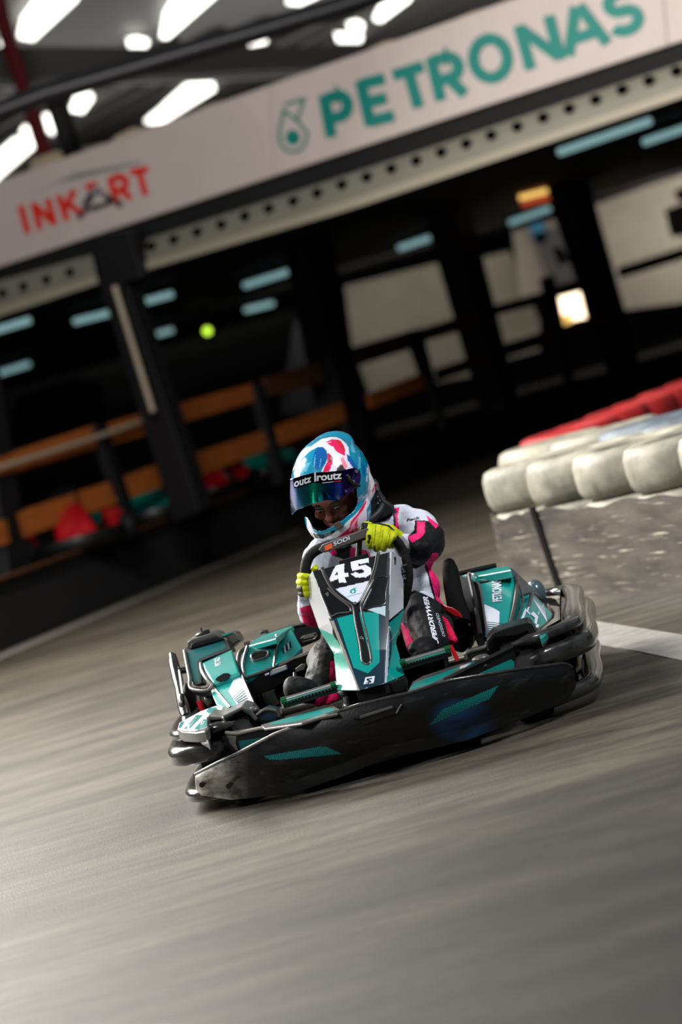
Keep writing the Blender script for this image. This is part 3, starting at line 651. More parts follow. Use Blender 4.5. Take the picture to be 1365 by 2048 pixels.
# --- chassis
b = MB(); b.box((0, .95, .045), (.62, 1.55, .02), 'black_plastic')
for s in (-1, 1):
    b.tube([(s * .2, .25, .07), (s * .3, .5, .07), (s * .33, 1.0, .07), (s * .3, 1.75, .07)], .016, 'black_plastic', 10, sub=4)
    b.tube([(s * .3, .55, .08), (s * .6, .6, .08), (s * .62, 1.4, .08), (s * .3, 1.5, .08)], .014, 'black_plastic', 10, sub=3)
b.tube([(-.44, .42, .12), (-.2, .4, .09), (.2, .4, .09), (.44, .42, .12)], .016, 'black_plastic', 10); b.tube([(-.5, 1.62, .14), (.5, 1.62, .14)], .02, 'silver', 12)
b.build('frame', kart)
# --- front bumper
n = 420
top = resample([V((*p, 0)) for p in [(390, 1549), (440, 1523), (476, 1507), (550, 1468), (638, 1435), (715, 1411), (780, 1395), (830, 1384), (870, 1369), (900, 1361), (966, 1350), (1027, 1340), (1093, 1332), (1128, 1327), (1140, 1331), (1149, 1342)]], n)
bot = resample([V((*p, 0)) for p in [(392, 1580), (403, 1591), (462, 1600), (586, 1588), (700, 1548), (780, 1514), (860, 1499), (935, 1481), (1020, 1449), (1109, 1413), (1140, 1396), (1153, 1374)]], n)
mat('ring_plastic', (50, 50, 48), .24, coat=.5, var=.75, vscale=14, bump=.2, bscale=24)
rows = []
for i in range(110):
    t = i / 109; row = []
    for a, c in zip(top, bot):
        q = a.lerp(c, t); row.append(KG(q.x, q.y, lambda x: gx(x) + .03 - .022 * math.sin(PI * min(1, t * 1.25)) + .03 * t))
    rows.append(row)
b = MB(); b.grid(rows, 'paint_bumper'); bump = b.build('front_bumper', kart, sharp=0)
def scuff(base, lightc, sc, th, amt):
    l0 = V(lin(base)); l1 = V(lin(lightc))
    def f(co, *a):
        k = noise.fractal(V((co.x * sc, co.y * sc, co.z * sc * 3.5)), .6, 2.2, 5) * .5 + .5
        f2 = max(0, min(1, (k - th) * amt)); return l0.lerp(l1, f2)
    return f
def hatch(a, b_, period, ang):
    la, lb = lin(a), lin(b_); ca, sa = math.cos(ang), math.sin(ang)
    return lambda co, x, y: la if ((x * ca + y * sa) / period) % 1 < .6 else lb
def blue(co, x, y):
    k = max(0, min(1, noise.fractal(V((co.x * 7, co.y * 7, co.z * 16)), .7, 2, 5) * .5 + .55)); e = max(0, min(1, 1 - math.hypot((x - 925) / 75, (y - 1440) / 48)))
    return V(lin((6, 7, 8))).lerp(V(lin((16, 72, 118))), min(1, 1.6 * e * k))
def left_scuff_sheen(co, x, y):  # scuffed left end, colour lightened further to give it a silver sheen
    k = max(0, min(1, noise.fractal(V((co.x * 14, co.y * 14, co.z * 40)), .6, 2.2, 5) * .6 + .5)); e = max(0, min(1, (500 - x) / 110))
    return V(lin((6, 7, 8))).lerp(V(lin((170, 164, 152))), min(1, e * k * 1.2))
paint(bump.data, KM, [([(380, 1500), (520, 1480), (520, 1610), (380, 1620)], left_scuff_sheen), ([(850, 1390), (1000, 1390), (1000, 1490), (850, 1495)], blue),
      (xf(c1, [(540, 1180), (850, 1128), (890, 1132), (965, 1168), (620, 1200), (570, 1198)]), hatch((0, 120, 116), (10, 52, 60), 4.0, .3)),
      (xf(c2, [(245, 1152), (330, 1050), (675, 903), (620, 985), (295, 1130)]), hatch((0, 122, 116), (8, 60, 66), 4.2, .2))],
      lambda co, w: scuff((6, 7, 8), (38, 40, 40), 12, .62, 2.0)(co))
md = bump.modifiers.new('s', 'SOLIDIFY'); md.thickness = .02; md.offset = -1
b = MB(); lip = [KG(p.x, p.y, lambda x: gx(x) + .032) for p in top[1:-2:3]]; k_ = len(lip) * 36 // 100; b.tube(lip[:k_ + 1], .0058, 'worn_grey', 10); b.build('bumper_edge', bump); b = MB(); b.tube(lip[k_:], .0058, 'ring_plastic', 10); b.build('bumper_edge', bump)  # left part of the lip in lighter grey as a painted rim light
b = MB()
for q, m, l in (([(655, 892), (740, 880), (1030, 790), (1052, 850), (765, 952), (735, 905)], 'black_plastic', .004), ([(730, 872), (1025, 780), (1035, 800), (735, 898)], 'grey_plastic', .010), ([(1052, 850), (1100, 768), (1114, 768), (1066, 852)], 'worn_grey', .003)):
    pts = [KG(*cM(x, y), lambda xx: gx(xx) + .012) for x, y in q]; b.prism([p + V((0, -l, 0)) for p in pts], V((0, .02, 0)), m)
b.build('tow_handle', bump, bevel=.002)
b = MB()
for x, y in ((245, 640), (448, 650)): 
    p = KG(*cB(x, y), lambda xx: gx(xx) + .0); b.tube([p + V((0, -.012, 0)), p + V((0, .03, 0))], .009, 'black_plastic', 12)

    b.build('bolt', bump); b = MB()
# --- bumper rings around the kart
def ring(z, hv, ho, inset, m, name, half=None, zf=0.):
    P0 = [(-.47, .35, z + zf), (-.56, .385, z + zf * .8), (-.64, .45, z + zf * .3), (-.68, .56, z), (-.69, .75, z), (-.70, 1.2, z), (-.71, 1.7, z), (-.68, 1.92, z), (-.58, 2.0, z), (-.3, 2.03, z), (0, 2.04, z)]
    P0 = [(x * (1 - inset), y, zz) for x, y, zz in P0]; path = P0 + [(-x, y, zz) for x, y, zz in P0[-2::-1]]
    pts, _ = smooth_path([V(p) for p in path], 6); N = len(pts); b = MB(); rows = []
    for i, p in enumerate(pts):
        t = (pts[min(N - 1, i + 1)] - pts[max(0, i - 1)]).normalized(); o = V((t.y, -t.x, 0)).normalized()
        e = min(1, .35 + min(i, N - 1 - i) / 6)
        wob = 1 + .10 * math.sin(i * .55)
        rows.append([p + o * (ho * wob * e * abs(math.cos(a)) ** .7 * (1 if math.cos(a) > 0 else -1)) + V((0, 0, hv * e * abs(math.sin(a)) ** .7 * (1 if math.sin(a) > 0 else -1))) for a in [2 * PI * k / 16 for k in range(16)]])
    b.grid(rows, m, closeu=True, cap=True); return b.build(name, kart)
mat('ring_plastic', (50, 50, 48), .24, coat=.5, var=.75, vscale=14, bump=.2, bscale=24)
ring(.262, .018, .035, .02, 'ring_plastic', 'side_bumper'); ring(.195, .034, .04, -.008, 'ring_plastic', 'side_bumper', zf=.0); ring(.06, .024, .035, .012, 'ring_plastic', 'side_bumper', zf=-.005)
for s in (-1, 1): b = MB(); b.grid([[V((s * x, y, z)) for x, y in ((.58, .44), (.63, .58), (.64, 1.2), (.655, 1.85))] for z in (.05, .28)], 'lining', smooth=False); b.build('bumper_core', kart)
# --- wheels
def wheel(x, y, r, w):
    e = empty('wheel', (x, y, r), kart)
    b = MB(); b.lathe([(r * .52, -w * .5), (r * .8, -w * .52), (r * .95, -w * .45), (r, -w * .3), (r, w * .3), (r * .95, w * .45), (r * .8, w * .52), (r * .52, w * .5)], 'rubber', (0, 0, 0), 'x', 36, closed=True); b.build('tyre', e, sharp=0)
    b = MB(); b.lathe([(.02, -w * .3), (r * .5, -w * .3), (r * .55, -w * .5), (r * .55, w * .5), (r * .5, w * .3), (.02, w * .3)], 'silver', (0, 0, 0), 'x', 28); b.build('rim', e)
for s in (-1, 1): wheel(s * .475, .45, .135, .12); wheel(s * .53, 1.62, .14, .19)
# --- steering fairing
FR = [[(125, 380, .72), (203, 288, .62), (928, 106, .62), (1030, 168, .72)],
      [(150, 480, .70), (255, 440, .578), (918, 330, .573), (1038, 420, .685)],
      [(262, 800, .56), (385, 742, .455), (903, 720, .45), (1036, 655, .55)],
      [(400, 1040, .47), (482, 1000, .365), (885, 1000, .36), (968, 940, .45)],
      [(430, 1366, .32), (622, 1370, .235), (866, 1306, .235), (1046, 1226, .33)]]
segs = [26, 58, 50, 56]; cols = [20, 150, 26]
def rowpt(ri, t):
    a, c = FR[ri], FR[ri + 1]; return [tuple(a[k][j] + (c[k][j] - a[k][j]) * t for j in range(3)) for k in range(4)]
rows = []
for ri, sg in enumerate(segs):
    for s_ in range(sg + (1 if ri == 3 else 0)):
        R4 = rowpt(ri, s_ / sg); row = []
        for k, cn in enumerate(cols):
            for j in range(cn + (1 if k == 2 else 0)):
                t = j / cn; q = [R4[k][m_] + (R4[k + 1][m_] - R4[k][m_]) * t for m_ in range(3)]
                if k == 1: q[2] -= .012 * math.sin(PI * t)
                row.append(K(*c4(q[0], q[1]), q[2]))
        rows.append(row)
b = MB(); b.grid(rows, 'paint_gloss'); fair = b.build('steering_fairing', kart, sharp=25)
T2 = (0, 142, 134)
def grad(a, b_, x0, x1):
    la, lb = V(lin(a)), V(lin(b_)); return lambda co, x, y: la
wht = (212, 218, 232)
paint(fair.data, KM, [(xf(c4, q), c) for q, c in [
    ([(100, 360), (203, 270), (385, 735), (392, 870), (250, 800)], (186, 187, 190)),  # left facet: dark plastic painted near-white for the bright reflection on it
    ([(250, 795), (392, 862), (485, 1000), (635, 1385), (420, 1385), (390, 1040)], (70, 160, 142)),
    ([(355, 715), (430, 708), (550, 680), (810, 640), (905, 690), (900, 1000), (862, 1330), (630, 1385), (482, 1000)], NAVY),
    ([(430, 712), (562, 678), (660, 655), (810, 660), (818, 1112), (712, 1213), (582, 1162)], T2),
    ([(430, 712), (500, 695), (475, 770)], T2),
    ([(690, 628), (872, 600), (870, 692), (805, 668)], (178, 196, 206)),
    ([(372, 735), (400, 735), (500, 990), (640, 1375), (612, 1375), (470, 990)], (140, 136, 126)),
    ([(906, 100), (1045, 160), (1045, 620), (905, 735), (896, 400)], (186, 192, 200)),  # right facet lightened too, reflected windows painted into its colour
    ([(890, 104), (912, 104), (905, 735), (880, 1320), (855, 1320), (872, 700), (880, 400)], (60, 62, 64)),
    ([(904, 745), (1045, 620), (1060, 690), (970, 940), (1060, 1235), (880, 1310), (905, 900)], T2),
    ([(898, 735), (1035, 618), (1035, 640), (904, 757)], (16, 18, 20)),
    ([(900, 775), (918, 795), (920, 900), (905, 1100), (880, 1300), (864, 1300), (880, 950)], (190, 200, 214)),
    ([(905, 790), (935, 870), (925, 1050), (890, 1240), (905, 1000)], (20, 60, 76)),
    ([(950, 152), (968, 152), (966, 228), (950, 228)], (30, 30, 32)),
    # number panel, small white lettering panel and emblem
    ([(412, 446), (738, 368), (655, 540), (625, 572), (560, 562)], (204, 210, 226)),
    ([(425, 216), (497, 210), (494, 300), (530, 296), (536, 334), (500, 342), (518, 386), (450, 388), (440, 352), (350, 390), (362, 350)], (228, 232, 240)),
    ([(432, 286), (438, 318), (404, 326)], (18, 20, 22)),
    ([(553, 188), (716, 166), (722, 206), (622, 219), (624, 240), (690, 228), (742, 256), (744, 306), (692, 338), (600, 342), (552, 306), (602, 292), (636, 308), (672, 300), (676, 276), (650, 262), (566, 282)], (228, 232, 240)),
    ([(546, 476), (556, 452), (580, 440), (604, 430), (608, 436), (594, 446), (606, 460), (596, 482), (570, 490)], T2),
    ([(562, 470), (574, 456), (590, 462), (584, 478), (570, 480)], (204, 210, 226)),
    ([(516, 514), (656, 478), (656, 484), (518, 520)], (90, 150, 150)),
    ([(478, 186), (632, 154), (634, 164), (482, 198)], (150, 152, 156)), ([(500, 180), (512, 178), (514, 196), (502, 198)], (18, 20, 22)), ([(548, 170), (560, 168), (562, 184), (550, 186)], (18, 20, 22)), ([(590, 160), (602, 158), (604, 176), (592, 178)], (18, 20, 22)),
    ([(672, 1312), (690, 1250), (776, 1237), (762, 1300)], (214, 220, 228)),
    ([(700, 1262), (752, 1254), (748, 1268), (722, 1272), (748, 1284), (738, 1298), (690, 1304), (694, 1294), (722, 1290), (698, 1276)], NAVY),
    # vents
    ([(280, 482), (345, 448), (430, 530), (545, 604), (545, 655), (440, 668), (375, 694)], (5, 6, 7)),
    ([(800, 340), (886, 345), (872, 578), (760, 612), (682, 628), (665, 606), (760, 430)], (5, 6, 7)),
    ([(575, 590), (625, 590), (640, 700), (735, 1085), (712, 1125), (668, 1125), (640, 1060), (592, 800)], (16, 17, 19)),
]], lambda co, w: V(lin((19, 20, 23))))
md = fair.modifiers.new('s', 'SOLIDIFY'); md.thickness = .006; md.offset = -1
def fq(x, y, lift=0.):
    for k in range(4):
        a, c = FR[k], FR[k + 1]; ya = a[1][1] + (a[2][1] - a[1][1]) * (x - a[1][0]) / (a[2][0] - a[1][0]); yc = c[1][1] + (c[2][1] - c[1][1]) * (x - c[1][0]) / (c[2][0] - c[1][0])
        if y <= yc or k == 3:
            t = (y - ya) / (yc - ya); d = a[1][2] + (c[1][2] - a[1][2]) * t
            xl = a[1][0] + (c[1][0] - a[1][0]) * t; xr = a[2][0] + (c[2][0] - a[2][0]) * t; u = max(0, min(1, (x - xl) / (xr - xl)))
            return K(*c4(x, y), d - .012 * math.sin(PI * u) - lift)
def rib(name, pts, r, m, lift=.004, closed=False, fl=1.0):
    b = MB(); b.tube([fq(x, y, lift) for x, y in pts], r, m, 10, sub=5, closed=closed); return b.build(name, fair)
mat('rib_grey', (74, 73, 70), .22, coat=.6); mat('rib_black', (26, 27, 30), .25, coat=.6)
rib('rib', [(285, 255), (335, 370), (400, 470), (490, 545), (560, 590), (582, 640), (600, 760), (640, 960), (655, 1080), (672, 1118), (704, 1130), (734, 1112), (740, 1070), (710, 900), (668, 720), (648, 610), (652, 560), (735, 400), (785, 250), (812, 110)], .0036, 'rib_grey')
rib('rib', [(300, 250), (352, 362), (414, 455), (500, 525), (566, 572), (604, 582), (640, 548), (720, 395), (770, 250), (796, 116)], .003, 'rib_black', .006)
rib('vent_frame', [(345, 440), (430, 520), (520, 588), (552, 625), (545, 655), (440, 668), (375, 692), (330, 600), (280, 480)], .0032, 'rib_grey')
rib('vent_frame', [(800, 335), (888, 345), (880, 460), (866, 580), (760, 610), (684, 630), (664, 608), (740, 450)], .0032, 'rib_black')
for x, y in ((600, 580), (655, 895)):
    b = MB(); p = fq(x, y, .002); b.tube([p, p + V((0, -.008, .003))], .005, 'silver', 14); b.tube([p + V((0, -.008, .003)), p + V((0, -.009, .0034))], .0025, 'black_plastic', 8); b.build('screw', fair)
b = MB(); b.prism([fq(x, y, .002) for x, y in ((318, 488), (350, 470), (356, 500), (345, 518))], V((0, .004, 0)), 'rib_grey'); b.build('vent_insert', fair); b = MB(); b.prism([fq(x, y, .002) for x, y in ((825, 380), (872, 345), (862, 500), (822, 520))], V((0, .004, 0)), 'grey_plastic'); b.build('vent_insert', fair)
b = MB()
for (x, y), r in (((1050, 240), .008), ((1040, 300), .006)): p = K(*c4(x - 12, y), .69); b.tube([p + V((-.004, -.004, 0)), p + V((.01, 0, 0))], r, 'black_plastic', 12)
b.build('side_clip', fair)
# --- steering wheel
wp = [(617, 1172, .70), (611, 1140, .69), (619, 1113, .69), (640, 1097, .69), (672, 1088, .69), (705, 1078, .69), (735, 1068, .69), (762, 1066, .70), (788, 1078, .71), (806, 1103, .72), (816, 1140, .72), (815, 1172, .72), (800, 1215, .73), (760, 1240, .73), (700, 1250, .72), (645, 1225, .71)]
stw = empty('steering_wheel', (0, 0, 0), kart)
b = MB(); b.tube([K(*p) for p in wp], .0175, 'rubber', 14, closed=True, sub=6); b.build('rim', stw)
b = MB(); b.prism([K(x, y, .665) for x, y in [(636, 1101), (645, 1089), (735, 1056), (742, 1060), (741, 1072), (650, 1106)]], V((0, .03, 0)), 'grey_plastic')
rg = b.build('rim_plate', stw, bevel=.004)
b = MB(); b.prism([K(x, y, .6635) for x, y in [(649, 1092), (664, 1086), (666, 1096), (651, 1102)]], V((0, .002, 0)), 'orange_sticker')
def t_on(b, body, f, m, off=.0, sp=1.): b.text(body, f, m, off, sp)
t_on(b, 'SODI', lambda tx, ty: K(668 + 32 * tx - 1 * ty, 1092 - 12.5 * tx - 8 * ty, .6635), 'white_decal', .02); b.build('sticker', rg)
b = MB(); b.tube([K(715, 1140, .70), V((0, .42, .12))], .013, 'silver', 12); b.box(K(715, 1140, .70), (.10, .03, .09), 'black_plastic')
for q in ((617, 1160), (812, 1160), (720, 1076)): b.tube([K(715, 1140, .71), K(*q, .71)], .01, 'black_plastic', 10)
b.build('spokes', stw)
# --- bonnet pieces behind the front bumper
hz = Hz(cB, .237)
nose = empty('front_bodywork', (0, 0, 0), kart)
slab('top_panel', hz, [(688, 188), (1235, 38), (1300, 72), (1270, 100), (1140, 130), (1000, 175), (715, 216)], 'grey_plastic', .010, nose, .004, [([(742, 192), (790, 165), (1195, 58), (1236, 62), (1258, 84), (1130, 124), (950, 165)], 'teal_plastic')])
pj = Pl(cB, (425, 240, .34), (1110, 140, .13), (500, 385, .325))
slab('front_panel', pj, [(428, 244), (470, 236), (690, 205), (860, 205), (1150, 130), (1140, 160), (700, 420), (528, 400), (500, 340)], 'black_plastic', .03, nose, .004, [([(520, 312), (640, 292), (800, 268), (1000, 190), (1000, 230), (640, 400), (540, 385)], 'teal_dark')])
b = MB(); b.tube([pj.at(x, y, .004) for x, y in [(430, 246), (520, 254), (690, 214), (860, 206), (1100, 152)]], .006, 'worn_grey', 8); b.build('panel_edge', nose)
b = MB(); b.prism([pj.at(x, y, .002) for x, y in [(428, 250), (512, 268), (505, 330), (528, 395), (498, 380), (455, 330)]], V((0, .03, 0)), 'worn_grey'); b.build('panel_end', nose, bevel=.004)
hr_ = Hz(c2, .237)
slab('top_panel', hr_, [(110, 940), (138, 880), (200, 845), (560, 728), (640, 716), (600, 770), (430, 820), (250, 905)], 'grey_plastic', .010, nose, .004, [([(124, 930), (152, 886), (548, 742), (575, 742), (500, 782), (430, 802), (260, 890)], 'teal_plastic'), ([(440, 782), (520, 752), (470, 790), (435, 800)], 'white_decal')])
pr_ = Pl(cR, (0, 1130, .12), (590, 830, .35), (590, 1040, .33))
slab('front_panel', pr_, [(-60, 1165), (0, 1110), (300, 965), (575, 822), (606, 836), (640, 1000), (600, 1060), (300, 1110), (0, 1180)], 'black_plastic', .03, nose, .004, [([(200, 1110), (330, 1050), (555, 950), (585, 968), (592, 1045), (300, 1095)], 'teal_plastic')])
b = MB(); b.tube([pr_.at(x, y, .003) for x, y in [(-40, 1140), (150, 1040), (320, 962), (560, 842)]], .006, 'black_plastic', 8); b.build('panel_edge', nose)
# wheel arches
def arch(name, cf, pts, y, m, th=.2, tl=0.): 
    b = MB(); b.prism([K(*cf(px, py), y) for px, py in pts], V((0, th, tl)), m); return b.build(name, kart, bevel=.005)
arch('wheel_arch', cR, [(336, 850), (340, 775), (396, 706), (560, 650), (718, 610), (742, 620), (800, 715), (860, 815), (815, 830), (705, 692), (612, 732), (412, 752), (372, 800), (352, 860)], .40, 'black_plastic')
arch('wheel_arch', cL, [(464, 1052), (608, 1058), (740, 990), (838, 946), (935, 972), (1016, 1080), (990, 1112), (900, 1010), (840, 985), (645, 1090), (498, 1098), (506, 1320), (478, 1340)], .40, 'grey_plastic')
def wellb(pts, cf, y): b = MB(); b.prism([K(*cf(px, py), y) for px, py in pts], V((0, .02, 0)), 'lining'); b.build('arch_liner', kart)
wellb([(498, 1098), (645, 1090), (840, 985), (990, 1100), (1040, 1110), (1150, 1120), (760, 1200), (690, 1320), (506, 1320)], cL, .62); wellb([(372, 800), (412, 752), (612, 732), (705, 692), (815, 830), (700, 960), (560, 1000), (340, 900)], cR, .62)
b = MB(); b.prism([K(*cL(x, y), .42) for x, y in [(985, 1035), (1080, 985), (1120, 968), (1235, 990), (1262, 1050), (1200, 1105), (1020, 1100)]], V((0, .1, 0)), 'navy_plastic'); b.tube([K(*cL(x, y), .415) for x, y in [(1000, 1040), (1100, 980), (1230, 1000), (1255, 1060)]], .006, 'grey_plastic', 8, sub=3)
b.ell(K(*cL(965, 985), .43), (.02, .02, .012), 'grey_plastic'); b.build('bracket', kart, bevel=.004)
b = MB(); b.prism([K(*cR(x, y), .42) for x, y in [(150, 900), (165, 875), (310, 835), (340, 850), (350, 900), (170, 960), (150, 940)]], V((0, .08, 0)), 'black_plastic'); b.tube([K(*cR(x, y), .415) for x, y in [(155, 950), (158, 885), (320, 840), (340, 790)]], .007, 'grey_plastic', 8, sub=3); b.ell(K(*cR(280, 940), .36), (.03, .03, .012), 'grey_plastic'); b.build('bracket', kart, bevel=.004)
# --- side pod noses with stickers
hl = Hz(cL, .29)
slab('pod_nose', hl, [(128, 1192), (150, 1120), (190, 1100), (380, 995), (560, 930), (650, 928), (720, 960), (640, 1056), (467, 1050), (474, 1180), (445, 1210), (330, 1228), (180, 1222)], 'grey_plastic', .035, kart, .006,
     [([(140, 1186), (160, 1124), (385, 1002), (560, 938), (640, 936), (600, 1040), (458, 1060), (462, 1172), (330, 1215), (190, 1212)], 'white_decal'), ([(455, 1000), (480, 965), (560, 958), (596, 990), (560, 1018), (480, 1020)], 'teal_plastic'),
      ([(345, 1042), (412, 1044), (270, 1192), (212, 1190)], 'teal_plastic'), ([(424, 1090), (460, 1090), (462, 1165), (360, 1200), (320, 1196)], 'teal_plastic'), ([(176, 1122), (214, 1112), (172, 1180), (150, 1180)], 'teal_plastic'),
      ([(318, 1072), (350, 1072), (285, 1160), (258, 1160)], 'white_decal'), ([(404, 1115), (440, 1112), (425, 1145), (390, 1150)], 'white_decal'), ([(412, 1122), (430, 1120), (420, 1138), (402, 1142)], 'teal_plastic'), ([(322, 1080), (338, 1080), (282, 1150), (270, 1150)], 'teal_plastic')])
slab('pod_nose', Hz(cL, .262), [(352, 1240), (470, 1196), (476, 1330), (440, 1300), (380, 1270)], 'grey_plastic', .03, kart, .004, [([(430, 1245), (466, 1225), (468, 1270)], 'teal_plastic')])
prs = Pl(cR, (740, 355, 1.36), (940, 540, 1.08), (800, 690, .74))
stripes = [([(640 + 0, 600), (690, 480), (700, 505), (665, 610)], 'white_decal')]
for i in range(7): stripes.append(([(752 + i * 17, 395 + i * 16), (757 + i * 17, 397 + i * 16), (838 + i * 8, 520 + i * 16), (832 + i * 8, 522 + i * 16)], 'white_decal'))
pn = slab('pod_nose', prs, [(738, 352), (780, 362), (860, 440), (946, 530), (936, 575), (880, 640), (800, 698), (600, 650), (640, 580), (700, 470)], 'grey_plastic', .05, kart, .006,
     [([(742, 372), (785, 385), (860, 462), (930, 535), (920, 570), (870, 622), (800, 676), (625, 634), (655, 580), (708, 480)], 'teal_plastic')] + stripes + [([(735, 545), (760, 525), (805, 570), (790, 640), (770, 630), (775, 580), (750, 560)], 'white_decal'), ([(695, 520), (735, 430), (742, 440), (712, 520), (735, 550), (722, 552)], 'white_decal'), ([(770, 668), (790, 640), (815, 650), (800, 674)], 'white_decal')])
b = MB(); b.text('SODI', lambda tx, ty: prs.at(795 + 55 * tx - 0 * ty + 8 * ty, 572 - 85 * tx - 42 * ty + 18 * 0 + 20 * ty * 0, .003), 'white_decal', .01); b.build('lettering', pn)
# right pod
pr = Pl(cR, (275, 260, 1.27), (585, 205, 1.27), (345, 750, .74))
pod = empty('side_pod', (0, 0, 0), kart)
dec = [([(306, 446), (390, 480), (455, 516), (452, 600), (446, 668), (400, 700), (345, 748)], 'white_decal')]
for i in range(8): y = 606 + i * 19; dec.append(([(322, y + 2), (520 - i * 2, y + 22 - i), (520 - i * 2, y + 27 - i + i * .6), (322, y + 8 + i)], 'teal_dark'))
mp = slab('panel', pr, [(254, 262), (582, 200), (590, 260), (560, 450), (520, 660), (460, 720), (350, 800), (322, 640), (296, 430)], 'teal_plastic', .05, pod, .006, dec)
b = MB(); b.text('PETRONAS', lambda tx, ty: pr.at(478 - 88 * ty - 8 * tx, 424 - 190 * tx + 12 * ty, .003), 'white_decal', .03); b.build('lettering', mp)
mb_ = slab('top_band', pr, [(236, 212), (262, 190), (562, 136), (588, 190), (262, 256)], 'black_plastic', .05, pod, .006, [([(252, 206), (266, 198), (552, 146), (566, 188), (262, 240)], 'teal_plastic')], off=V((0, .06, -.03)))
ht = Hz(cR, K(*cR(400, 150), 1.32).z)
slab('top_panel', ht, [(84, 178), (210, 152), (420, 112), (542, 100), (562, 132), (262, 188), (236, 208), (190, 176), (150, 190)], 'teal_plastic', .03, pod, .005, [([(84, 178), (150, 164), (180, 176), (150, 192)], 'white_decal')])
b = MB(); b.tube([K(*cR(86, 170), 1.5), K(*cR(300, 120), 1.5), K(*cR(425, 94), 1.5)], .009, 'black_plastic', 8); b.build('rail', pod)
slab('inner_wall', Pl(cR, (90, 190, 1.45), (240, 240, 1.28), (345, 740, .76)), [(84, 180), (180, 214), (246, 250), (262, 268), (300, 440), (330, 640), (350, 790), (260, 840), (180, 640), (110, 400)], 'seat_black', .02, pod, .004)
b = MB()
b.tube([pr.at(x, y, .012) for x, y in [(180, 212), (200, 300), (245, 520), (285, 760)]], .008, 'black_plastic', 8, sub=3); b.tube([pr.at(x, y, .006) for x, y in [(176, 178), (240, 200), (246, 262), (275, 290), (300, 430), (330, 640), (350, 780)]], .0045, 'rib_grey', 8, sub=4)
b.build('edge_trim', pod)
pq = Pl(cR, (590, 205, 1.27), (740, 360, 1.25), (550, 650, .85))
slab('outer_panel', pq, [(586, 205), (604, 230), (648, 372), (650, 450), (600, 600), (560, 660), (515, 665), (560, 450)], 'teal_dark', .04, pod, .004)
slab('outer_panel', pq, [(652, 384), (735, 350), (712, 440), (640, 600), (600, 650), (590, 640), (645, 480)], 'teal_plastic', .04, pod, .004, [([(655, 410), (722, 384), (700, 430), (660, 440)], 'teal_dark')])
b = MB(); b.tube([pq.at(x, y, .008) for x, y in [(594, 205), (600, 290), (575, 480), (530, 665)]], .007, 'grey_plastic', 8, sub=4); b.tube([pq.at(x, y, .006) for x, y in [(604, 225), (650, 370), (655, 450), (615, 570), (575, 650)]], .004, 'rib_grey', 8, sub=4); b.tube([pq.at(x, y, .008) for x, y in [(742, 355), (722, 440), (650, 590), (610, 655)]], .005, 'rib_grey', 8, sub=4); b.build('edge_trim', pod)
mat('smoke_panel', (70, 88, 98), .25, coat=.5)
slab('rear_panel', Pl(cR, (560, 110, 1.3), (850, 400, 1.5), (650, 370, 1.27)), [(545, 100), (575, 118), (640, 180), (760, 290), (860, 400), (740, 345), (652, 374), (600, 215), (575, 175)], 'smoke_panel', .05, pod, .006)
b = MB(); b.ell(K(*cR(790, 345), 1.62), (.035, .05, .05), 'smoke_panel'); b.build('rear_cap', pod)
mat('side_deck', (150, 142, 130), .35, coat=.2, var=.3, vscale=12)
slab('side_deck', Hz(cR, .262), [(845, 380), (1000, 364), (1085, 396), (1098, 440), (1060, 520), (1060, 570), (1010, 640), (900, 690), (830, 770), (800, 700), (940, 570), (950, 520), (870, 430)], 'side_deck', .03, pod, .006, [([(856, 398), (905, 388), (960, 400), (1012, 470), (960, 462), (910, 455)], 'lining')])
slab('side_deck', Hz(cR, .268), [(800, 706), (880, 668), (905, 690), (850, 750), (828, 764)], 'teal_plastic', .02, pod, .003)
b = MB(); b.ell(K(*cR(940, 438), 1.7), (.018, .02, .012), 'black_plastic'); b.tube([K(*cR(915, 440), 1.7), K(*cR(1000, 465), 1.7)], .006, 'black_plastic', 8); b.build('latch', pod)
# --- left tank, cover and engine module
eng = empty('engine_cover', (0, 0, 0), kart)
ps = Pl(cL, (215, 345, 1.34), (670, 225, 1.34), (310, 700, 1.02))
slab('tank_panel', ps, [(192, 335), (215, 300), (640, 200), (690, 215), (738, 318), (400, 448), (410, 690), (300, 712), (270, 650), (215, 400)], 'black_plastic', .10, eng, .008, [([(246, 348), (640, 226), (674, 306), (385, 424), (354, 456), (380, 668), (304, 678)], 'teal_dark')], off=V((0, .12, -.02)))
b = MB(); b.prism([K(*cL(x, y), 1.36) for x, y in [(246, 315), (248, 240), (290, 208), (400, 180), (520, 142), (590, 158), (632, 196), (640, 212), (250, 328)]], V((0, .16, 0)), 'grey_plastic'); b.build('filter_box', eng, bevel=.014, seg=3)
b = MB(); b.prism([K(*cL(x, y), 1.345) for x, y in [(275, 318), (290, 262), (330, 240), (560, 178), (632, 196), (636, 214)]], V((0, .03, 0)), 'black_plastic'); b.build('filter_face', eng, bevel=.004)
b = MB(); p = K(*cL(418, 168), 1.42); b.lathe([(.001, .014), (.02, .013), (.027, .008), (.027, -.004), (.001, -.004)], 'black_plastic', p, 'z', 20); b.tube([p, p + V((0, 0, .028))], .003, 'black_plastic', 8); b.box(p + V((.016, 0, .012)), (.02, .012, .008), 'black_plastic'); b.build('filler_cap', eng)
b = MB(); b.prism([K(*cL(x, y), 1.4) for x, y in [(600, 165), (735, 122), (778, 128), (835, 225), (770, 262), (735, 310), (690, 212)]], V((0, .14, -.01)), 'grey_plastic'); o = b.build('rear_cover', eng, bevel=.008)
b = MB(); b.prism([K(*cL(x, y), 1.396) for x, y in [(612, 168), (732, 130), (745, 136), (650, 178)]], V((0, .003, 0)), 'teal_plastic'); b.build('sticker', o)
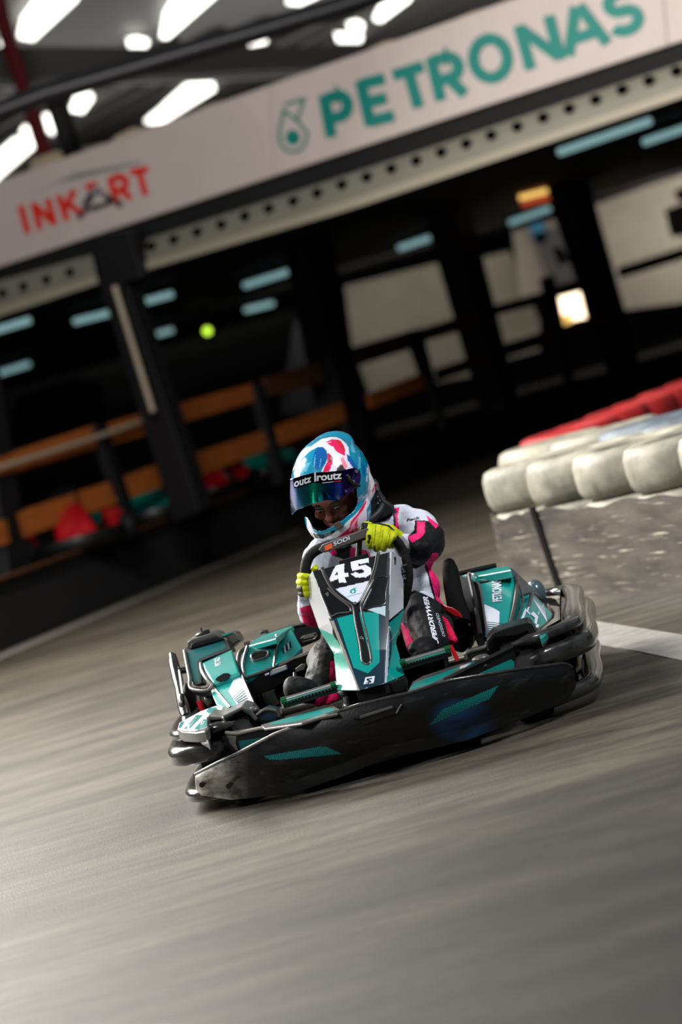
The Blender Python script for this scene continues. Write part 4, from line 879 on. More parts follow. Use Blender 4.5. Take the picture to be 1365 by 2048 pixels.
b = MB(); b.tube([K(*cL(x, y), yy) for x, y, yy in [(215, 340, 1.33), (240, 480, 1.2), (272, 640, 1.05), (278, 735, .99), (360, 770, .95), (470, 770, .92), (520, 720, .93)]], .007, 'grey_plastic', 10, sub=4)
b.prism([K(*cL(x, y), 1.0) for x, y in [(275, 745), (480, 775), (500, 830), (400, 840), (300, 800)]], V((0, .06, 0)), 'black_plastic'); b.build('tank_tray', eng)
# curved tank top
rows = []
for i in range(13):
    t = i / 12; A = V((400 + (540 - 400) * t + (-18) * math.sin(PI * t), 455 + (700 - 455) * t, 0)); Bq = V((735 + (815 - 735) * t, 325 + (590 - 325) * t, 0)); yy = 1.24 - .3 * t ** 1.0 
    zz = .02 * math.sin(PI * t)
    rows.append([K(*cL(*(A.lerp(Bq, j / 16)).xy), yy - zz * 2.2) for j in range(17)])
b = MB(); b.grid(rows, 'teal_plastic'); tank = b.build('tank_top', eng); md = tank.modifiers.new('s', 'SOLIDIFY'); md.thickness = .03; md.offset = -1
def tk(x, y, l=.002):
    best = None; t = 0
    # find the row parameter whose straight edge passes through the pick
    for i in range(60):
        t = i / 59; A = V((400 + 140 * t - 18 * math.sin(PI * t), 455 + 245 * t, 0)); Bq = V((735 + 80 * t, 325 + 265 * t, 0)); e = abs((Bq - A).cross(V((x, y, 0)) - A).z)
        if best is None or e < best[0]: best = (e, t)
    t = best[1]; return K(*cL(x, y), 1.24 - .3 * t - .044 * math.sin(PI * t) - l)
b = MB(); b.add([tk(x, y, .006) for x, y in [(548, 655), (570, 625), (640, 582), (690, 578), (718, 598), (708, 630), (650, 655), (595, 672)]], [list(range(8))], 'hole_black', False)
b.text('PETRO', lambda tx, ty: tk(612 - 62 * ty - 10 * tx, 486 - 84 * tx + 20 * ty, .008), 'white_decal', .02); b.build('sticker', tank)
b = MB(); b.tube([tk(x, y, .004) for x, y in [(392, 470), (400, 540), (450, 640), (530, 720)]], .006, 'grey_plastic', 8, sub=3); b.build('edge_trim', tank)
pw = Pl(cL, (530, 745, .95), (840, 615, .95), (720, 965, .70))
dd = [([(750, 652), (842, 618), (968, 930), (960, 948), (880, 955), (800, 942), (695, 778)], 'white_decal')]
for i in range(8): x0 = 742 + i * 14; y0 = 850 + i * 14; dd.append(([(x0, y0), (858 + i * 12, 742 + i * 27), (860 + i * 12, 747 + i * 27 + i), (x0 + 3, y0 + 5 + i)], 'teal_dark'))
slab('lower_panel', pw, [(528, 742), (845, 610), (990, 945), (940, 975), (722, 975), (620, 850)], 'teal_plastic', .04, eng, .005, dd)
b = MB(); b.tube([pw.at(x, y, .006) for x, y in [(528, 742), (620, 850), (724, 972)]], .005, 'silver', 8); b.tube([pw.at(x, y, .004) for x, y in [(845, 612), (990, 945)]], .004, 'black_plastic', 8); b.tube([pw.at(x, y, .006) for x, y in [(528, 728), (700, 655), (838, 600)]], .007, 'black_plastic', 8); b.build('edge_trim', eng)
slab('side_panel', Pl(cL, (500, 735, .97), (530, 745, .95), (640, 965, .72)), [(495, 740), (528, 745), (722, 975), (640, 960), (560, 920), (520, 830)], 'teal_plastic', .02, eng, .003)
# module E
box = empty('battery_box', (0, 0, 0), kart)
pe = Pl(cL, (850, 490, 1.04), (1190, 520, .98), (1215, 270, 1.14)); 
dd = [([(925, 262), (1212, 188), (1214, 240), (918, 312)], 'white_decal')][:0]
for i in range(15): y0 = 300 + i * 19; dd.append(([(912 - i * 4, y0 + 8), (1210 - i * 1.4, y0 - 24 + i * 1.0), (1210 - i * 1.4, y0 - 20 + i), (912 - i * 4, y0 + 12)], 'teal_dark'))
slab('face', pe, [(850, 490), (905, 300), (960, 262), (1216, 180), (1214, 300), (1190, 522), (1170, 545), (884, 640), (866, 600)], 'teal_plastic', .05, box, .006, dd + [([(955, 408), (985, 378), (1050, 362), (1105, 362), (1120, 378), (1108, 408), (1040, 432), (985, 444)], 'hole_black')])
b = MB(); b.tube([pe.at(x, y, .004) for x, y in [(905, 300), (855, 480), (868, 600), (886, 636), (1170, 540), (1194, 515), (1216, 300), (1222, 180)]], .0055, 'rib_grey', 8, sub=3); b.tube([pe.at(x, y, .004) for x, y in [(945, 410), (975, 372), (1050, 352), (1118, 352), (1136, 372), (1112, 416), (1040, 440), (975, 454)]], .004, 'rib_grey', 8, closed=True, sub=2)
b.tube([pe.at(x, y, -.01) for x, y in [(900, 262), (820, 320), (795, 400), (800, 480), (850, 600), (880, 660)]], .008, 'grey_plastic', 10, sub=3); b.build('edge_trim', box)
slab('top', Pl(cL, (900, 290, 1.16), (1216, 180, 1.14), (1365, 90, 1.34)), [(902, 285), (960, 225), (1060, 170), (1330, 82), (1400, 62), (1300, 130), (1240, 180), (1216, 200), (960, 270)], 'teal_plastic', .02, box, .004)
pf = Pl(c1, (600, 680, .98), (750, 590, 1.12), (690, 485, 1.32))
slab('side_face', pf, [(598, 600), (632, 540), (692, 484), (752, 588), (700, 635), (604, 682)], 'teal_plastic', .03, box, .005, [([(640 + i * 10, 588 - i * 7), (646 + i * 10, 585 - i * 7), (652 + i * 10, 618 - i * 7), (646 + i * 10, 622 - i * 7)], 'white_decal' if i % 2 else 'hole_black') for i in range(5)])
slab('switch_strip', Pl(cL, (880, 650, 1.0), (1190, 540, .95), (910, 710, .98)), [(872, 650), (1190, 532), (1330, 480), (1340, 540), (1190, 600), (905, 716)], 'navy_plastic', .05, box, .004)
b = MB(); sw = Pl(cL, (880, 650, .995), (1190, 540, .945), (910, 710, .975))
b.text('ON', lambda tx, ty: sw.at(950 + 38 * tx, 668 - 10 * tx - 22 * ty, .003), 'white_decal', .02); b.text('OFF', lambda tx, ty: sw.at(1098 + 46 * tx, 612 - 12 * tx - 22 * ty, .003), 'white_decal', .02); b.text('O', lambda tx, ty: sw.at(1024 + 44 * tx, 645 - 12 * tx - 28 * ty, .003), 'white_decal', .06); b.build('lettering', box)
slab('skirt', Pl(c1, (430, 790, .95), (790, 640, .95), (500, 900, .9)), [(425, 770), (600, 700), (700, 650), (800, 615), (790, 660), (700, 740), (560, 830), (500, 900), (470, 880)], 'lining', .1, box, .003)
b = MB(); b.tube([K(*c1(x, y), 1.0) for x, y in [(605, 695), (680, 670), (750, 640), (790, 622)]], .012, 'grey_plastic', 10, sub=3); b.build('lower_trim', box)
# things behind the module: rail, vents
b = MB(); b.prism([K(*c1(x, y), 1.55) for x, y in [(475, 548), (600, 500), (830, 432), (850, 450), (850, 545), (740, 590), (690, 480), (560, 520), (480, 572)]], V((0, .06, 0)), 'black_plastic'); rl = b.build('rear_rail', kart, bevel=.005)
b = MB(); b.tube([K(*c1(x, y), 1.53) for x, y in [(742, 540), (755, 528), (825, 508), (832, 522), (820, 538), (756, 556)]], .003, 'grey_plastic', 8, closed=True); b.ell(K(*c1(770, 536), 1.53), (.012, .006, .006), 'grey_plastic'); b.ell(K(*c1(800, 528), 1.53), (.014, .006, .006), 'grey_plastic'); b.build('vent', rl)
b = MB(); b.tube([K(*cL(x, y), 1.5) for x, y in [(1045, 145), (1080, 125), (1130, 122)]], .006, 'black_plastic', 8); b.build('clip', kart); b = MB(); b.tube([K(*cL(870, 270), 1.3), K(*cL(930, 255), 1.3)], .009, 'black_plastic', 8); b.build('clip', kart)
# side stays at the left
b = MB()
b.tube([K(*cL(x, y), yy) for x, y, yy in [(75, 382, 1.5), (92, 480, 1.42), (130, 640, 1.3), (155, 760, 1.2), (180, 880, 1.1), (215, 1000, 1.0), (235, 1060, .95)]], .013, 'worn_black', 10, sub=4, rs=[.011, .016, .017, .014, .017, .02, .016])
b.tube([K(*cL(x, y), yy) for x, y, yy in [(100, 380, 1.5), (140, 500, 1.4), (170, 600, 1.3), (205, 840, 1.1)]], .007, 'black_plastic', 8, sub=4)
b.tube([K(*cL(150, 560), 1.35), K(*cL(235, 545), 1.35)], .012, 'black_plastic', 10); b.build('side_stay', kart)
b = MB(); b.ell(K(*cL(285, 900), 1.2), (.022, .1, .07), 'rubber'); b.ell(K(*cL(215, 950), 1.05), (.016, .06, .05), 'worn_black'); b.build('hub', kart)
b = MB(); p = K(*cL(392, 932), 1.0); b.tube([p - V((0, 0, .02)), p + V((0, 0, .018))], .011, 'red_plastic', 14); b.tube([p + V((0, 0, .018)), p + V((0, 0, .03))], .008, 'silver', 10); b.ell(p + V((.025, .02, .005)), (.012, .012, .02), 'worn_grey'); b.build('brake_reservoir', kart)
# engine block glimpsed below the module
b = MB()
for i in range(6): b.box(K(*cL(1100 + i * 22, 880 - i * 8), .9), (.006, .05, .05), 'green_fin')
b.box(K(*cL(1050, 900), .9), (.008, .03, .05), 'black_plastic'); b.build('engine_fins', kart)
# footrest bars
for a, c in (((564, 1402), (672, 1369)), ((802, 1326), (900, 1297))):
    b = MB(); p, q = K(*a, .33), K(*c, .33); b.tube([p, q], .0095, 'chrome', 16); d_ = (q - p).normalized()
    b.tube([p - d_ * .002, p + d_ * .016], .0115, 'green_metal', 16); b.tube([q - d_ * .016, q + d_ * .002], .0115, 'green_metal', 16)
    b.prism([p + V((0, .005, -.026)), q + V((0, .005, -.026)), q + V((0, .005, -.01)), p + V((0, .005, -.01))], V((0, .02, 0)), 'black_plastic')
    for k in range(16): w_ = p.lerp(q, (k + .5) / 16); b.box(w_ + V((0, -.004, -.009)), (.003, .006, .004), 'silver')
    b.build('footrest_bar', kart)
# joints visible between fairing and bumper
b = MB(); b.tube([K(*cM(610, 790), .3), K(*cM(600, 700), .3)], .009, 'silver', 10); b.ell(K(*cM(605, 785), .3), (.012, .012, .012), 'silver'); b.tube([K(*cM(1100, 550), .33), K(*cM(1115, 640), .3)], .01, 'silver', 10); b.tube([K(*cM(970, 600), .25), K(*cM(990, 660), .25)], .009, 'black_plastic', 10); b.build('tie_rod', kart)
b = MB(); b.prism([K(x, y, .26) for x, y in [(712, 1383), (770, 1368), (812, 1352), (812, 1380), (720, 1408)]], V((0, .08, -.02)), 'black_plastic'); b.build('fairing_base', kart, bevel=.004)
# pedals
b = MB(); b.prism([K(*cM(x, y), .55) for x, y in [(140, 445), (200, 400), (235, 400), (225, 450), (150, 475)]], V((0, .01, 0)), 'grey_plastic'); b.tube([K(*cM(135, 480), .55), K(*cM(140, 600), .5)], .006, 'black_plastic', 8); b.build('pedal', kart, bevel=.002)
# --- seat
rows = []
for y, z, wd, rise in ((.86, .07, .17, .02), (1.0, .06, .185, .10), (1.15, .07, .195, .22), (1.26, .13, .2, .30), (1.34, .26, .2, .24), (1.40, .40, .19, .14), (1.43, .50, .15, .03)):
    row = []
    for j in range(17):
        a = (j / 16 - .5) * 2; sx = math.sin(a * PI / 2); row.append(V((.035 + wd * sx, y - .05 * abs(a) ** 3, z + rise * abs(a) ** 3.2)))
    rows.append(row)
b = MB(); b.grid(rows, 'seat_black'); st = b.build('seat', kart); md = st.modifiers.new('s', 'SOLIDIFY'); md.thickness = .02; md2 = st.modifiers.new('u', 'SUBSURF'); md2.levels = 1; md2.render_levels = 1
b = MB(); b.tube([K(*cS(x, y), yy) for x, y, yy in [(1015, 790, 1.22), (1030, 860, 1.2), (1050, 1000, 1.16), (1085, 1180, 1.1), (1130, 1350, 1.05), (1160, 1500, 1.0)]], .03, 'seat_black', 16, sub=5, rs=[.022, .028, .031, .032, .036, .04]); b.ell(K(*cS(1015, 788), 1.22), (.0225, .022, .022), 'seat_black'); b.build('seat_wing', st)
b = MB(); b.tube([K(*cS(x, y), .98) for x, y in [(1238, 1465), (1290, 1520), (1306, 1580), (1290, 1680), (1215, 1800)]], .004, 'silver', 8, sub=5); b.build('seat_edge', st)
b = MB(); b.prism([K(*cS(x, y), 1.0) for x, y in [(1000, 1300), (1160, 1380), (1240, 1465), (1300, 1560), (1280, 1700), (1180, 1800), (1080, 1780), (1000, 1500)]], V((0, .06, 0)), 'seat_black'); b.build('seat_side', st, bevel=.01)
b = MB(); b.tube([K(*cS(x, y), .5) for x, y in [(1025, 1720), (1045, 1740), (1080, 1810), (1115, 1885)]], .007, 'red_plastic', 8, sub=4); b.build('red_cable', kart)
# ================================================================== DRIVER
from mathutils.bvhtree import BVHTree
man = empty('person', M=KM); tag(man, 'person in white, pink and black race suit and painted helmet, crouched over steering wheel', 'person')
def cap(b, pts, rs, k=5):
    P_ = [K(*p) for p in pts]; b.tube(P_, 0, 'paint_cloth', 16, rs=rs, sub=k)
    for p, r in ((P_[0], rs[0]), (P_[-1], rs[-1])): b.ell(p, (r, r, r), 'paint_cloth', None, 14, 8)
YAW = math.radians(20); PIT = math.radians(30); RLL = math.radians(4)
HC = K(668, 978, .97)
HR = (Matrix.Rotation(-YAW, 3, 'Z') @ Matrix.Rotation(PIT, 3, 'X') @ Matrix.Rotation(RLL, 3, 'Y'))
def hw(p): return HC + HR @ V(p)
def hf(p): return HC + HR @ (V(p) + V((-.009, -.004, -.022)))
b = MB()
Rt = Matrix.Rotation(math.radians(-12), 3, 'Y')
b.ell(K(772, 1112, 1.16), (.185, .125, .15), 'paint_cloth', Rt); b.ell(K(790, 1190, 1.18), (.162, .12, .14), 'paint_cloth', Rt); b.ell(K(806, 1262, 1.16), (.175, .13, .10), 'paint_cloth')
b.ell(K(752, 1068, 1.13), (.16, .10, .08), 'paint_cloth', Rt)
cap(b, [(790, 1058, 1.12), (832, 1052, 1.08), (858, 1078, .98), (852, 1096, .88), (832, 1098, .82), (806, 1090, .77)], [.062, .062, .056, .054, .05, .038])
cap(b, [(700, 1080, 1.12), (650, 1108, 1.08), (634, 1160, 1.02), (629, 1224, .96), (622, 1212, .86), (616, 1184, .77)], [.062, .064, .056, .052, .045, .034])
cap(b, [(845, 1268, 1.12), (850, 1235, .95), (844, 1221, .82), (852, 1252, .70), (866, 1284, .60), (862, 1300, .54)], [.085, .075, .062, .06, .054, .045])
cap(b, [(750, 1290, 1.12), (700, 1300, .92), (657, 1314, .74), (650, 1340, .62), (640, 1368, .50), (636, 1388, .46)], [.085, .075, .064, .058, .048, .04])
cap(b, [(812, 1252, .74), (818, 1272, .68), (824, 1292, .62)], [.016, .02, .02]); cap(b, [(890, 1240, .82), (898, 1262, .74), (906, 1282, .68)], [.022, .02, .016])
cap(b, [(668, 1330, .60), (670, 1350, .56), (668, 1364, .52)], [.016, .02, .02]); cap(b, [(640, 1403, .46), (655, 1398, .46), (670, 1394, .46)], [.014, .02, .016])
b.tube([K(752, 1040, 1.12), hw((0, .05, -.11)), hw((0, .02, -.05))], 0, 'paint_cloth', 14, rs=[.07, .06, .06])
b.ell(hf((0, .012, .01)), (.078, .10, .118), 'paint_cloth', HR); b.ell(hf((0, -.035, -.045)), (.058, .055, .06), 'paint_cloth', HR)
b.ell(hf((0, -.066, .028)), (.056, .03, .014), 'paint_cloth', HR); b.ell(hf((0, -.10, -.022)), (.015, .018, .014), 'paint_cloth', HR); b.tube([hf((0, -.082, .024)), hf((0, -.1, -.01)), hf((0, -.106, -.024))], 0, 'paint_cloth', 10, rs=[.009, .012, .012])
for s in (-1, 1): b.ell(hf((s * .038, -.068, -.018)), (.024, .022, .022), 'paint_cloth', HR); b.ell(hf((s * .016, -.092, -.028)), (.009, .010, .008), 'paint_cloth', HR); b.ell(hf((s * .08, .01, -.0)), (.012, .022, .032), 'paint_cloth', HR)
b.ell(hf((0, -.088, -.055)), (.022, .012, .006), 'paint_cloth', HR); b.ell(hf((0, -.086, -.067)), (.02, .012, .007), 'paint_cloth', HR)
body = remesh(b, 'body', man, .0037, 'paint_cloth', 5, .5)
# cloth folds
me = body.data
NR = [v.normal.copy() for v in me.vertices]; CO = []
for v, nr_ in zip(me.vertices, NR):
    c = v.co.copy(); d = (c - HC).length
    if d < .16: CO.extend(c); continue
    k = noise.noise(V((c.x * 9, c.y * 9, c.z * 26))) * .006 + noise.noise(V((c.x * 24 + 5, c.y * 24, c.z * 40))) * .003
    CO.extend(c + nr_ * k)
me.vertices.foreach_set('co', CO); me.update()
SK = (168, 104, 82)
def suit(co, w):
    d = (co - HC).length
    if d < .15: return V(lin(SK))
    x, y = proj(w)
    hip = y > 1180 + (x - 800) * .35 if x > 800 else y > 1270
    return V(lin((17, 17, 20))) if hip else V(lin((196, 200, 212)))
PK = (232, 34, 112); BK = (12, 12, 15)
paint(me, KM, [(xf(cS, q), c) for q, c in [
    ([(740, 780), (765, 775), (800, 900), (832, 1050), (885, 1215), (850, 1190), (800, 1030), (780, 920), (740, 830)], BK),
    ([(758, 775), (820, 640), (905, 640), (945, 800), (960, 900), (985, 1000), (1000, 1130), (1000, 1260), (900, 1225), (872, 1190), (830, 1040), (792, 900)], PK),
    ([(880, 640), (930, 640), (960, 880), (945, 870), (925, 760), (900, 690)], BK),
    ([(385, 150), (455, 140), (432, 250), (447, 380), (430, 440), (395, 420), (405, 300), (380, 190)], PK),
    ([(380, 180), (392, 180), (412, 300), (398, 420), (388, 400)], BK),
    ([(545, 470), (620, 400), (630, 285), (740, 290), (790, 300), (1050, 380), (1050, 640), (830, 665), (740, 790), (640, 840), (530, 820), (540, 700), (566, 600)], BK),
    ([(650, 298), (746, 306), (738, 440), (690, 490), (592, 542), (550, 476), (648, 430)], PK),
    ([(760, 230), (900, 340), (870, 385), (780, 290)], PK),
    ([(420, 455), (500, 470), (560, 540), (574, 620), (552, 720), (420, 560)], (138, 138, 144)),
    ([(500, 1140), (620, 1080), (700, 1110), (880, 1200), (960, 1260), (1010, 1500), (1040, 1740), (800, 1960), (560, 1700), (500, 1300)], (19, 20, 24)),
    ([(470, 1450), (540, 1500), (640, 1690), (640, 1850), (570, 1850), (480, 1560)], (214, 24, 90)),
    ([(560, 1560), (640, 1560), (720, 1640), (740, 1720), (640, 1700), (580, 1620)], (96, 80, 68)),
    ([(940, 1370), (1000, 1420), (1120, 1640), (1090, 1760), (1030, 1700), (985, 1520)], (214, 20, 70)),
]] + [([(640, 1090), (655, 1085), (700, 1085), (720, 1120), (690, 1120), (668, 1112)], BK), ([(656, 1092), (670, 1090), (674, 1108), (664, 1112)], PK),
      ([(702, 1093), (738, 1102), (744, 1118), (700, 1116)], (200, 30, 90)), ([(600, 1215), (640, 1205), (660, 1260), (610, 1260)], (206, 22, 80)), ([(636, 1270), (700, 1262), (700, 1325), (662, 1325), (658, 1385), (600, 1400), (600, 1330)], (24, 23, 22)),
      ([(661, 1322), (682, 1322), (682, 1370), (659, 1370)], (214, 22, 90)), ([(625, 1384), (682, 1380), (682, 1420), (625, 1420)], (220, 24, 96)),
      ([(742, 1000), (764, 1006), (790, 1016), (796, 1024), (770, 1042), (740, 1048)], (24, 28, 36))],
      suit, front=0.25)
# lips, brows
paint_face = [([(-9, 0)], 0)]
bt = BVHTree.FromPolygons([v.co for v in me.vertices], [p.vertices for p in me.polygons])
def onb(tree, px, py, lift=.0012):
    o = KI @ CAM; r = (KI.to_3x3() @ ray(px, py)).normalized(); h = tree.ray_cast(o, r)
    return (h[0] - r * lift) if h[0] is not None else None
def decal_text(tree, parent, body_, f, m, off=.0, sp=1., name='lettering', lift=.0015):
    vs, fs = text_mesh(body_, off, sp); P_ = [onb(tree, *f(x, y), lift) for x, y in vs]
    keep = [q for q in fs if all(P_[i] is not None for i in q)]
    if not keep: return
    b = MB(); b.add([p if p is not None else V((0, 0, 0)) for p in P_], keep, m, False)
    used = set(i for q in keep for i in q); mp = {}; nb = MB(); vv = []
    for i in sorted(used): mp[i] = len(vv); vv.append(P_[i])
    nb.add(vv, [[mp[i] for i in q] for q in keep], m, False); return nb.build(name, parent, sharp=0, fix=False)
decal_text(bt, body, 'UPERDRYWER', lambda tx, ty: cS(905 - 62 * ty - 150 * tx + 20 * tx, 1700 - 545 * tx - 20 * ty), 'white_decal', .035, .95, lift=.003)
decal_text(bt, body, 'DESIGNED', lambda tx, ty: cS(975 - 34 * ty - 78 * tx, 1610 - 260 * tx - 8 * ty), 'white_decal', .0, lift=.003)
decal_text(bt, body, 'Feck', lambda tx, ty: cS(535 + 148 * tx + 6 * ty, 305 - 36 * tx - 34 * ty), 'glove_black', .03)
decal_text(bt, body, 'CARROT & CO', lambda tx, ty: cS(478 + 240 * tx, 262 - 30 * tx - 22 * ty), 'glove_black', .0) if False else None
# shoes
b = MB(); b.tube([K(*p) for p in [(866, 1298, .56), (850, 1296, .50), (835, 1302, .46), (832, 1308, .45)]], 0, 'shoe_black', 14, rs=[.036, .04, .034, .022], sub=4); b.ell(K(848, 1303, .47), (.04, .05, .03), 'shoe_black')
s_ = remesh(b, 'shoe', man, .004, 'shoe_black', 4)
b = MB(); b.tube([K(*p) for p in [(632, 1386, .46), (612, 1382, .44), (592, 1378, .41), (578, 1384, .40)]], 0, 'shoe_black', 14, rs=[.036, .042, .042, .026], sub=4); b.ell(K(588, 1380, .42), (.034, .045, .046), 'shoe_black')
remesh(b, 'shoe', man, .004, 'shoe_black', 4)
b = MB(); b.prism([K(*cS(x, y), .86) for x, y in [(925, 1232), (985, 1262), (1060, 1284), (1130, 1330), (1168, 1380), (1160, 1402), (1080, 1382), (1000, 1330), (950, 1280)]], V((0, .012, 0)), 'red_plastic'); b.build('pocket_flap', man, bevel=.004)
# gloves
def finger(b, pts, r): 
    P_ = [K(*cS(x, y), d) for x, y, d in pts]; rs = [r * 1.05, r * 1.1, r, r * .98, r * .85][:len(P_)]
    b.tube(P_, 0, 'paint_cloth', 12, rs=rs, sub=5); b.ell(P_[-1], (rs[-1],) * 3, 'paint_cloth', None, 12, 8); b.ell(P_[0], (rs[0],) * 3, 'paint_cloth', None, 12, 8)
b = MB()
for x, y0, y1, dx in ((115, 365, 575, -4), (205, 360, 610, -18), (292, 385, 605, -26), (368, 440, 570, -32)):
    finger(b, [(x + 34, y0 + 10, .735), (x + 6, y0 + 18, .695), (x, (y0 + y1) / 2 - 20, .668), (x + dx, y1 - 34, .668), (x + dx + 8, y1 + 6, .69)], .0134)
b.ell(K(*cS(290, 420), .75), (.046, .032, .028), 'paint_cloth', Matrix.Rotation(math.radians(20), 3, 'Y')); b.tube([K(*cS(330, 450), .75), K(*cS(430, 520), .775)], 0, 'paint_cloth', 14, rs=[.032, .034])
b.tube([K(*cS(*p[:2]), p[2]) for p in ((200, 400, .75), (110, 350, .73), (55, 345, .71), (42, 400, .70))], 0, 'paint_cloth', 12, rs=[.016, .0135, .012, .0105], sub=5)
gl = remesh(b, 'glove', man, .0022, 'paint_cloth', 1, .5)
YG = (180, 188, 14)
def gfn(co, w):
    k = noise.noise(V((co.x * 60, co.y * 60, co.z * 60))); return V(lin(YG)) * (1 - .35 * max(0, k))
lines = [([(x, a), (x + 7, a), (x - 22, c), (x - 30, c)], (70, 84, 10)) for x, a, c in ((182, 340, 600), (262, 400, 600), (342, 440, 580))]
paint(gl.data, KM, [(xf(cS, q), c) for q, c in lines + [([(10, 310), (98, 318), (80, 400), (60, 440), (10, 430)], (16, 16, 18)), ([(84, 460), (105, 445), (130, 455), (128, 500), (105, 560), (80, 540), (98, 505)], (24, 26, 12)), ([(390, 470), (425, 490), (420, 550), (380, 600), (350, 590)], (96, 108, 20)), ([(150, 600), (180, 560), (190, 650), (150, 650)], (60, 70, 12)), ([(95, 320), (220, 312), (340, 345), (400, 400), (390, 410), (320, 358), (200, 330)], (18, 18, 20))]], gfn)
b = MB()
for i, (y, x) in enumerate(((1151, 604), (1163, 602), (1175, 603), (1186, 606))):
    P_ = [K(x + 18, y - 4, .725), K(x + 2, y, .72), K(x - 3, y + 1, .695), K(x + 4, y + 2, .668), K(x + 13, y + 2, .672)]; rr = [.012, .0125, .012, .0115, .010]
    b.tube(P_, 0, 'paint_cloth', 12, rs=rr, sub=4); b.ell(P_[-1], (.010,) * 3, 'paint_cloth', None, 10, 8)
b.ell(K(618, 1172, .745), (.03, .03, .042), 'paint_cloth'); b.tube([K(622, 1150, .73), K(628, 1142, .70), K(632, 1134, .675)], 0, 'paint_cloth', 12, rs=[.015, .012, .010], sub=4)
g2 = remesh(b, 'glove', man, .0022, 'paint_cloth', 1, .5); paint(g2.data, KM, [([(590, 1172), (604, 1172), (610, 1200), (596, 1200)], (30, 36, 14))], gfn)
# eyes
for s in (-1, 1):
    b = MB(); b.ell(hf((s * .031, -.080, .008)), (.0115, .0115, .0105), 'eye_white', HR, 16, 10); e = b.build('eye', man, sharp=0)
    b = MB(); b.ell(hf((s * .031 + .003, -.0895, .004)), (.0048, .0025, .0048), 'eye_dark', HR, 12, 8); b.build('iris', e, sharp=0)
    b = MB(); b.tube([hf((s * .018, -.094, .030)), hf((s * .033, -.094, .035)), hf((s * .048, -.084, .031))], 0, 'hair', 8, rs=[.003, .0035, .002], sub=3); b.build('eyebrow', e, sharp=0)
    b = MB(); b.tube([hf((s * .020, -.0885, .012)), hf((s * .031, -.0925, .0165)), hf((s * .044, -.084, .013))], 0, 'hair', 8, rs=[.0018, .0022, .0015], sub=3); b.build('eyelid', e, sharp=0)
# ---- helmet
b = MB(); A_ = 'paint_gloss'
def he(c, r, rot=None): b.ell(hw(c), r, A_, HR @ rot if rot else HR, 28, 18)
he((0, .01, .028), (.132, .168, .146)); he((0, -.05, -.066), (.116, .125, .096)); he((0, .05, -.05), (.118, .11, .095)); he((0, -.075, -.11), (.09, .094, .052))
he((.0, .115, .085), (.085, .075, .052))
hel = remesh(b, 'helmet', man, .0032, 'paint_gloss', 6, .5)
op = xf(cH, [(90, 640), (300, 600), (600, 560), (900, 560), (965, 700), (985, 820), (992, 900), (985, 980), (950, 1060), (830, 1165), (790, 1200), (700, 1250), (600, 1310), (520, 1345), (440, 1345), (390, 1310), (345, 1220), (305, 1160), (200, 1150), (100, 1110), (60, 900)])
me = hel.data; me.materials.append(MATS['lining']); bm = bmesh.new(); bm.from_mesh(me); R3 = KM.to_3x3()
dead = [f for f in bm.faces if (R3 @ f.normal).dot((KM @ f.calc_center_median()) - CAM) < 0 and inpoly(*proj(KM @ f.calc_center_median()), op)]
dz = [f for f in bm.faces if (HR.transposed() @ (f.calc_center_median() - HC)).z < -.145]
bmesh.ops.delete(bm, geom=list(set(dead + dz)), context='FACES'); bm.to_mesh(me); bm.free()
W_ = (216, 214, 226); CY = (0, 128, 160); DB = (12, 84, 150); RP = (214, 24, 84); RD = (196, 26, 44); LB = (84, 166, 190)
